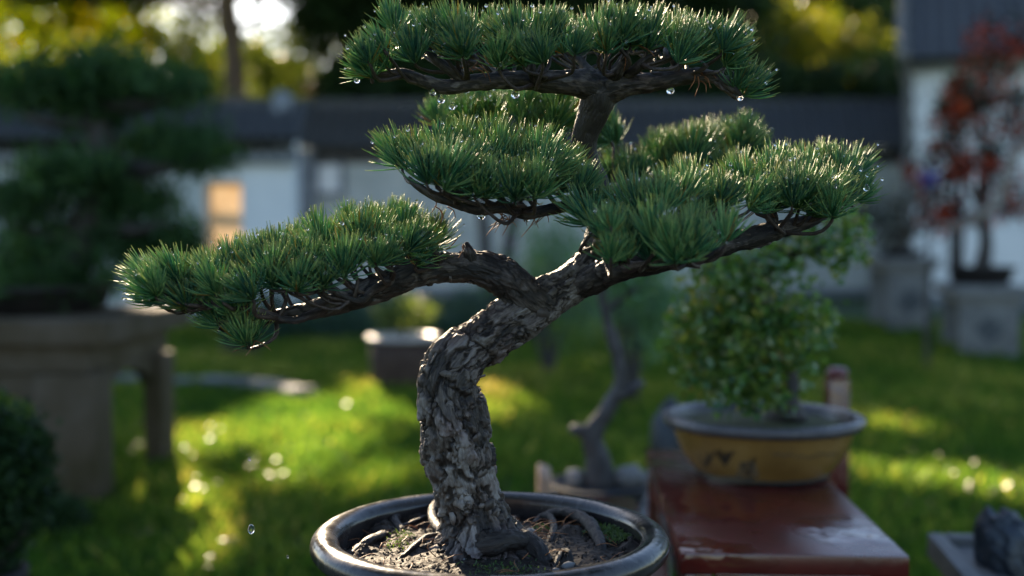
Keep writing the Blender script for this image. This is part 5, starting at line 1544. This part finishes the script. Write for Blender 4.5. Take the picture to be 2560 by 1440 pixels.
root([(990, 1322, 5, .004), (1035, 1304, 6, .012), (1075, 1290, 6, .012), (1110, 1288, 5, .012)], 78, 16)
root([(1410, 1375, 5, .0), (1395, 1395, 5, .004), (1382, 1425, 4, .0)], 79, 14)
root([(1405, 1374, 4, .002), (1422, 1380, 5, .008), (1430, 1408, 5, .0)], 80, 14)
root([(1300, 1290, 5, .0), (1275, 1300, 7, .010), (1255, 1312, 8, .006)], 81, 16)
root([(1058, 1372, 6, .0), (1085, 1345, 7, .004), (1108, 1322, 7, .008)], 82, 16)

put('bark_flakes', FLAKE.mesh('bark_flakes', False), MT['bark'], trunk)['kind'] = 'stuff'

# ------------------------------------------------------------------ needles
def needle_material():
    m, nt, b = new_mat('needles')
    a = N(nt, 'ShaderNodeAttribute', attribute_name='along')
    a2 = N(nt, 'ShaderNodeAttribute', attribute_name='tint')
    oi = N(nt, 'ShaderNodeObjectInfo')
    base = ramp(nt, [(0.0, (0.030, 0.115, 0.070)), (0.4, (0.076, 0.210, 0.106)), (0.85, (0.195, 0.335, 0.130)), (0.93, (0.22, 0.23, 0.045)), (1.0, (0.34, 0.17, 0.04))], a2.outputs['Fac'])
    hv = N(nt, 'ShaderNodeHueSaturation'); nt.links.new(base.outputs[0], hv.inputs['Color'])
    mr = N(nt, 'ShaderNodeMapRange'); mr.inputs['To Min'].default_value = .468; mr.inputs['To Max'].default_value = .53
    nt.links.new(oi.outputs['Random'], mr.inputs['Value']); nt.links.new(mr.outputs[0], hv.inputs['Hue'])
    mr2 = N(nt, 'ShaderNodeMapRange'); mr2.inputs['To Min'].default_value = 1.4; mr2.inputs['To Max'].default_value = .8
    nt.links.new(oi.outputs['Random'], mr2.inputs['Value']); nt.links.new(mr2.outputs[0], hv.inputs['Value'])
    tipf = N(nt, 'ShaderNodeMapRange'); tipf.inputs['From Min'].default_value = .72; tipf.inputs['To Max'].default_value = .8
    nt.links.new(a.outputs['Fac'], tipf.inputs['Value'])
    mx = N(nt, 'ShaderNodeMix', data_type='RGBA'); nt.links.new(tipf.outputs[0], mx.inputs['Factor'])
    nt.links.new(hv.outputs[0], mx.inputs['A']); mx.inputs['B'].default_value = (.27, .27, .06, 1)
    nt.links.new(mx.outputs['Result'], b.inputs['Base Color'])
    b.inputs['Roughness'].default_value = .42
    b.inputs['Specular IOR Level'].default_value = .2
    tr = N(nt, 'ShaderNodeBsdfTranslucent')
    ml = N(nt, 'ShaderNodeMix', data_type='RGBA', blend_type='MULTIPLY'); ml.inputs['Factor'].default_value = 1
    nt.links.new(mx.outputs['Result'], ml.inputs['A']); ml.inputs['B'].default_value = (2.0, 2.2, .7, 1)
    nt.links.new(ml.outputs['Result'], tr.inputs['Color'])
    ms = N(nt, 'ShaderNodeMixShader'); ms.inputs[0].default_value = .22
    nt.links.new(b.outputs[0], ms.inputs[1]); nt.links.new(tr.outputs[0], ms.inputs[2])
    nt.links.new(ms.outputs[0], nt.nodes['Material Output'].inputs['Surface'])
    return m
MT['needle'] = needle_material()
MT['twig'] = mat_noise('twig', [(0.35, (0.025, 0.016, 0.012)), (0.65, (0.075, 0.05, 0.04))], 120, 6, .5, .8, 400, .002)

def tuft_mesh(seed, count=100, L0=.044):
    rng = np.random.default_rng(seed)
    acc = Acc(); pts = []
    shoot = .011
    for k in range(count):
        s = rng.random() ** .8
        z0 = shoot * s
        az = rng.uniform(0, 2 * np.pi)
        ang = math.radians(5 + 60 * (1 - s) ** .9 + rng.normal() * 7)
        L = L0 * rng.uniform(.62, 1.14)
        hd = np.array([math.cos(az), math.sin(az), 0])
        bend = rng.uniform(.1, .55) * ang
        p = np.array([0, 0, z0]) + hd * .0015
        side = np.cross(hd, [0, 0, 1]); sw = rng.normal() * .10
        nseg = 4
        cs = [p]
        a = ang
        for j in range(nseg):
            dvec = hd * math.sin(a) + np.array([0, 0, math.cos(a)]) + side * sw
            p = p + dvec / np.linalg.norm(dvec) * L / nseg
            cs.append(p)
            a -= bend / nseg * 1.4
        cs = np.array(cs)
        rr = .00086 * np.array([.75, 1, 1, .9, .30]) * rng.uniform(.85, 1.15)
        t, u, w = frames(cs)
        th = np.array([0, 2.094, 4.189]) + rng.uniform(0, 2)
        v = cs[:, None, :] + rr[:, None, None] * (np.cos(th)[None, :, None] * u[:, None, :] + np.sin(th)[None, :, None] * w[:, None, :])
        tint = rng.random() ** .9 * .88 if rng.random() > (.02 if seed % 4 else .10) else rng.uniform(.9, 1)
        acc.add(v.reshape(-1, 3), grid_faces(len(cs), 3), [((nseg) * 3, nseg * 3 + 1, nseg * 3 + 2)], along=np.repeat(np.linspace(0, 1, nseg + 1), 3), tint=tint)
        pts += [(cs[-1], 1), (cs[2], 0), (cs[3], 0)]
    me = acc.mesh('needle_tuft'); me.materials.append(MT['needle'])
    return me, pts
TUFTS = [tuft_mesh(100 + k, 104 + 5 * (k % 6), .040 + .0016 * (k % 6)) for k in range(12)]
DEW = []          # world positions for drops

def pad(key, label, rows, cx, hw, cdep, scale=1.0, lean=.75, seed=0, joined=False):
    rng = random.Random(seed)
    skel = np.vstack(BR[key])
    anchors = []
    for poly, n, d0, d1 in rows:
        pp = np.array(poly, float)
        seg = np.r_[0, np.cumsum(np.hypot(*np.diff(pp, axis=0).T))] if len(pp) > 1 else None
        for k in range(n):
            if seg is None: x, y = pp[0]
            else:
                s = (k + .5 + rng.uniform(-.42, .42)) / n * seg[-1]
                x = np.interp(s, seg, pp[:, 0]); y = np.interp(s, seg, pp[:, 1])
            x += rng.gauss(0, 9); y += rng.gauss(0, 11)
            anchors.append((x, y, rng.uniform(d0, d1)))
    tw = Acc()
    root_ = P(cx, rows[0][0][0][1], D0 + cdep)
    inst = []
    for (x, y, d) in anchors:
        a = P(x, y, D0 + d)
        e = max(-1.2, min(1.2, (x - cx) / hw))
        ax = Vector((math.copysign(abs(e) ** 2.2, e) * lean + rng.gauss(0, .24), (d - cdep) * 5.0 + rng.gauss(0, .2) - .12, 1.0)).normalized()
        best = min(((np.linalg.norm(b_ - np.array(tuple(a)), axis=1).min(), np.linalg.norm(b_ - np.array(tuple(a)), axis=1).argmin(), k_) for k_, b_ in enumerate(BR[key])))
        bi = max(0, best[1] - rng.randint(3, 20)); sk = BR[key][best[2]][bi]
        b0 = Vector(sk)
        mid = b0.lerp(a, rng.uniform(.4, .65)) + Vector((rng.gauss(0, .008), rng.gauss(0, .007), rng.uniform(-.30, .02) * (a - b0).length))
        vv, q4, t3 = tube_np([b0, mid, a - ax * .004, a + ax * .012], [.0031, .0024, .0020, .0015], .008, 6)
        tw.add(vv + .0006 * fbm(vv * 300, 2, 3)[:, None], q4, t3)
        inst.append((a, ax))
    o = put('foliage_pad', tw.mesh('foliage_pad'), MT['twig'], PINE)
    o['label'] = label
    pw = wpos(PINE) + o.location
    far = Acc()
    for (a, ax) in inst:
        me, pts = TUFTS[rng.randrange(len(TUFTS))]
        if joined:                       # the two pads behind, past the count of single tufts
            n_ = len(me.vertices); co = np.empty(n_ * 3, np.float32); me.vertices.foreach_get('co', co); co = co.reshape(-1, 3)
            al = np.empty(n_, np.float32); me.attributes['along'].data.foreach_get('value', al)
            ti = np.empty(n_, np.float32); me.attributes['tint'].data.foreach_get('value', ti)
            lv = np.empty(len(me.loops), np.int32); me.loops.foreach_get('vertex_index', lv)
            nq = sum(1 for p_ in me.polygons if p_.loop_total == 4)
            R3 = np.array((Vector((0, 0, 1)).rotation_difference(ax) @ Matrix.Rotation(rng.uniform(0, 6.28), 3, 'Z').to_quaternion()).to_matrix())
            far.add((co * scale * rng.uniform(.70, 1.06)) @ R3.T + np.array(tuple(a)), lv[:nq * 4].reshape(-1, 4), lv[nq * 4:].reshape(-1, 3), along=al, tint=ti)
            for _ in range(9):
                p, tip = pts[rng.randrange(len(pts))]
                DEW.append((a + Vector(R3 @ np.array(p)) * scale * .85, tip))
            continue
        t_ = bpy.data.objects.new('needle_tuft', me); COL.objects.link(t_)
        t_.parent = o
        t_.location = a - pw
        qt = Vector((0, 0, 1)).rotation_difference(ax) @ Matrix.Rotation(rng.uniform(0, 6.28), 3, 'Z').to_quaternion()
        t_.rotation_mode = 'QUATERNION'; t_.rotation_quaternion = qt
        s = scale * rng.uniform(.70, 1.06); t_.scale = (s, s, s)
        for _ in range(9):
            p, tip = pts[rng.randrange(len(pts))]
            DEW.append((a + qt @ (Vector(p) * s), tip))
    if joined:
        fo = put('needles', far.mesh('needles'), MT['needle'], o); tag(fo, kind='stuff')

pad('top', 'wide flat crown pad of wet needles on top of the pine', [
    ([(905, 175), (960, 182), (1030, 150), (1100, 140), (1200, 165), (1300, 172), (1400, 150), (1560, 135), (1700, 140), (1800, 150), (1850, 180)], 17, -.10, -.02),
    ([(950, 128), (1060, 93), (1200, 128), (1400, 128), (1600, 120), (1780, 120), (1860, 158)], 22, -.06, .04),
    ([(1010, 112), (1150, 110), (1400, 106), (1650, 104), (1790, 117)], 25, 0, .12),
    ([(1040, 127), (1300, 117), (1700, 117)], 9, .08, .16), ([(1852, 228)], 2, -.04, -.02), ([(930, 185)], 2, -.05, -.02)], 1400, 520, .02, 1.0, .9, 1)
pad('mid', 'dense needle pad left of the upper trunk', [
    ([(1040, 450), (1090, 478), (1160, 492), (1290, 502), (1400, 492), (1440, 480)], 12, -.12, -.04),
    ([(1000, 425), (1060, 430), (1200, 445), (1340, 445), (1435, 465)], 13, -.08, .02),
    ([(1015, 415), (1100, 408), (1250, 405), (1370, 430)], 13, -.02, .08),
    ([(1130, 397), (1250, 392), (1340, 407)], 8, .05, .12)], 1210, 240, 0, 1.15, .8, 2)
pad('back', 'soft focus needle pad behind the trunk under the crown', [([(1095, 318), (1200, 300), (1330, 300), (1435, 310)], 16, .18, .34), ([(1120, 325), (1400, 325)], 6, .15, .22)], 1260, 220, .26, 1.15, .6, 3, True)
pad('left', 'long lowest needle pad stretching out to the left', [
    ([(375, 733), (450, 757), (560, 753), (680, 727), (800, 697), (900, 667), (990, 655), (1075, 627)], 21, -.12, -.03),
    ([(365, 722), (450, 712), (560, 714), (680, 682), (800, 662), (920, 637), (1040, 622)], 22, -.08, .03),
    ([(420, 716), (540, 706), (660, 673), (780, 653), (900, 628), (1000, 618), (1085, 628)], 22, -.02, .10),
    ([(640, 660), (720, 635), (830, 602), (930, 585), (1040, 590)], 14, .06, .16),
    ([(620, 852)], 3, -.07, -.05), ([(560, 800), (600, 790)], 4, -.08, -.04), ([(400, 745), (520, 775)], 5, -.07, -.03)], 740, 380, .0, 1.0, .8, 4)
pad('rfront', 'nearest needle pad on the right, softly out of focus', [
    ([(1465, 570), (1510, 605), (1580, 605), (1660, 600), (1760, 605)], 10, -.20, -.10),
    ([(1500, 640), (1590, 663), (1680, 645), (1745, 652), (1810, 610)], 9, -.20, -.12),
    ([(1475, 535), (1560, 545), (1680, 535), (1800, 525), (1860, 550)], 13, -.14, -.04)], 1640, 230, -.12, 1.05, .7, 5)
pad('right', 'broad needle pad reaching out to the right', [
    ([(1700, 515), (1800, 503), (1900, 510), (2000, 515), (2100, 515), (2150, 493)], 15, -.04, .06),
    ([(1680, 510), (1760, 490), (1900, 475), (2040, 465), (2135, 480)], 16, 0, .12),
    ([(1900, 535), (1970, 525), (2060, 540), (2105, 515)], 8, -.09, -.02),
    ([(1960, 457), (2080, 450), (2140, 465)], 9, .05, .14)], 1900, 290, .02, 1.05, .85, 6)
pad('rback', 'soft focus needle pad behind, right of the upper trunk', [
    ([(1520, 452), (1600, 452), (1680, 425), (1780, 408), (1880, 402)], 15, .20, .34),
    ([(1640, 405), (1750, 390), (1850, 377), (1895, 397)], 12, .24, .38), ([(1535, 345), (1540, 390)], 3, .2, .3)], 1730, 220, .28, 1.15, .6, 7, True)

# brown needles caught in the pads
acc = Acc()
for (px, py, n, d) in ((1255, 535, 7, -.03), (1370, 530, 5, -.02), (1745, 185, 7, -.03), (1190, 165, 4, -.05), (1500, 95, 5, -.06), (1090, 520, 4, -.03), (640, 860, 3, -.07), (1880, 520, 6, -.06), (1700, 600, 4, -.15), (1560, 120, 3, -.06), (1280, 540, 4, -.03), (1145, 600, 3, -.05)):
    for k in range(n):
        p0 = P(px + random.gauss(0, 14), py + random.gauss(0, 8), D0 + d)
        a = random.uniform(-2.6, -.5)
        p2 = p0 + Vector((math.cos(a), random.gauss(0, .3), math.sin(a) * .8)) * random.uniform(.015, .035)
        vv, q4, t3 = tube_np([p0, (p0 + p2) / 2 + Vector((.003, 0, .002)), p2], [.0007, .0007, .0003], .006, 4); acc.add(vv, q4, t3)
put('dry_needles', acc.mesh('dry_needles'), MT['dry'], PINE)['kind'] = 'stuff'

# ------------------------------------------------------------------ water
m, nt, b = new_mat('water')
b.inputs['Base Color'].default_value = (1, 1, 1, 1)
b.inputs['Transmission Weight'].default_value = 1.0
b.inputs['IOR'].default_value = 1.33
b.inputs['Roughness'].default_value = 0.03
tcw = N(nt, 'ShaderNodeTexCoord'); nw = N(nt, 'ShaderNodeTexNoise', Scale=200.0)
nt.links.new(tcw.outputs['Object'], nw.inputs['Vector'])
bpw = N(nt, 'ShaderNodeBump', Strength=.03, Distance=.0005); nt.links.new(nw.outputs['Fac'], bpw.inputs['Height']); nt.links.new(bpw.outputs[0], b.inputs['Normal'])
MT['water'] = m
bm = bmesh.new(); bmesh.ops.create_icosphere(bm, subdivisions=2, radius=1)
sv = np.array([tuple(q.co) for q in bm.verts]); sf = np.array([[q.index for q in f_.verts] for f_ in bm.faces]); bm.free()
acc = Acc()
for (p, tip) in DEW:
    r = (.0008 + .0011 * RNG.random() ** 2) * (1.25 if tip else 1.0)
    acc.add(sv * r * np.array([1, 1, 1.1]) + np.array(tuple(p)) - np.array([0, 0, r * .5]), (), sf)
put('dew', acc.mesh('dew'), MT['water'], PINE)['kind'] = 'stuff'
dv, df = lathe([(0.0, -1.0), (.45, -.92), (.80, -.62), (.95, -.2), (.88, .25), (.60, .70), (.28, 1.05), (0.0, 1.35)], 20)
drop_me = mesh_np('water_drop', dv, df); drop_me.materials.append(MT['water'])
bm = bmesh.new(); bmesh.ops.create_icosphere(bm, subdivisions=3, radius=1)
fall_me = bpy.data.meshes.new('water_drop'); bm.to_mesh(fall_me); bm.free(); fall_me.polygons.foreach_set('use_smooth', [True] * len(fall_me.polygons)); fall_me.materials.append(MT['water'])
for (px, py, r, d, lab) in ((1103, 250, 9, -.03, 'drop hanging under the left crown branch, left of two'), (1130, 267, 8, -.03, 'drop falling clear below the left crown branch'), (1288, 236, 11, -.02, 'wide drop hanging under the middle of the left crown branch'),
                        (1676, 226, 10, -.02, 'drop hanging under the right crown branch'), (1850, 243, 9, -.03, 'drop at the drooping right tip of the crown'), (1203, 539, 11, -.03, 'drop hanging under the middle left branch'),
                        (1316, 548, 8, -.03, 'drop at the knob of the middle left branch'), (1898, 612, 10, -.03, 'drop hanging under the right branch'), (2166, 470, 8, -.01, 'drop at the right end of the right pad'),
                        (553, 826, 10, -.06, 'drop by the hanging tuft under the left branch'), (892, 200, 8, -.04, 'drop at the far left needles of the crown'), (1082, 232, 8, -.03, 'drop hanging where the left crown branch bends'),
                        (1415, 550, 8, -.05, 'drop left of the near right pad'), (904, 745, 9, -.07, 'drop hanging under the long left branch'), (400, 750, 9, -.05, 'drop near the left end of the lowest pad'), (1253, 165, 9, -.10, 'bright drop in the needles above the left crown branch')):
    o = bpy.data.objects.new('water_drop', drop_me); COL.objects.link(o)
    o.location = P(px, py, D0 + d); s = M(r, D0); o.scale = (s, s, s)
    tag(o, 'clear water ' + lab, 'water drop', 'water drops on the pine')
for (px, py, r, lab) in ((628, 1323, 9, 'large clear water drop falling in mid air left of the front pot'), (624, 1148, 4, 'tiny water drop falling in mid air above the large falling drop'), (719, 1392, 3, 'tiny water drop in mid air close to the pot rim')):
    o = bpy.data.objects.new('water_drop', fall_me); COL.objects.link(o)
    o.location = P(px, py, D0 - .03); s = M(r, D0); o.scale = (s * .9, s * .9, s * 1.35)
    tag(o, lab, 'water drop', 'falling water drops')
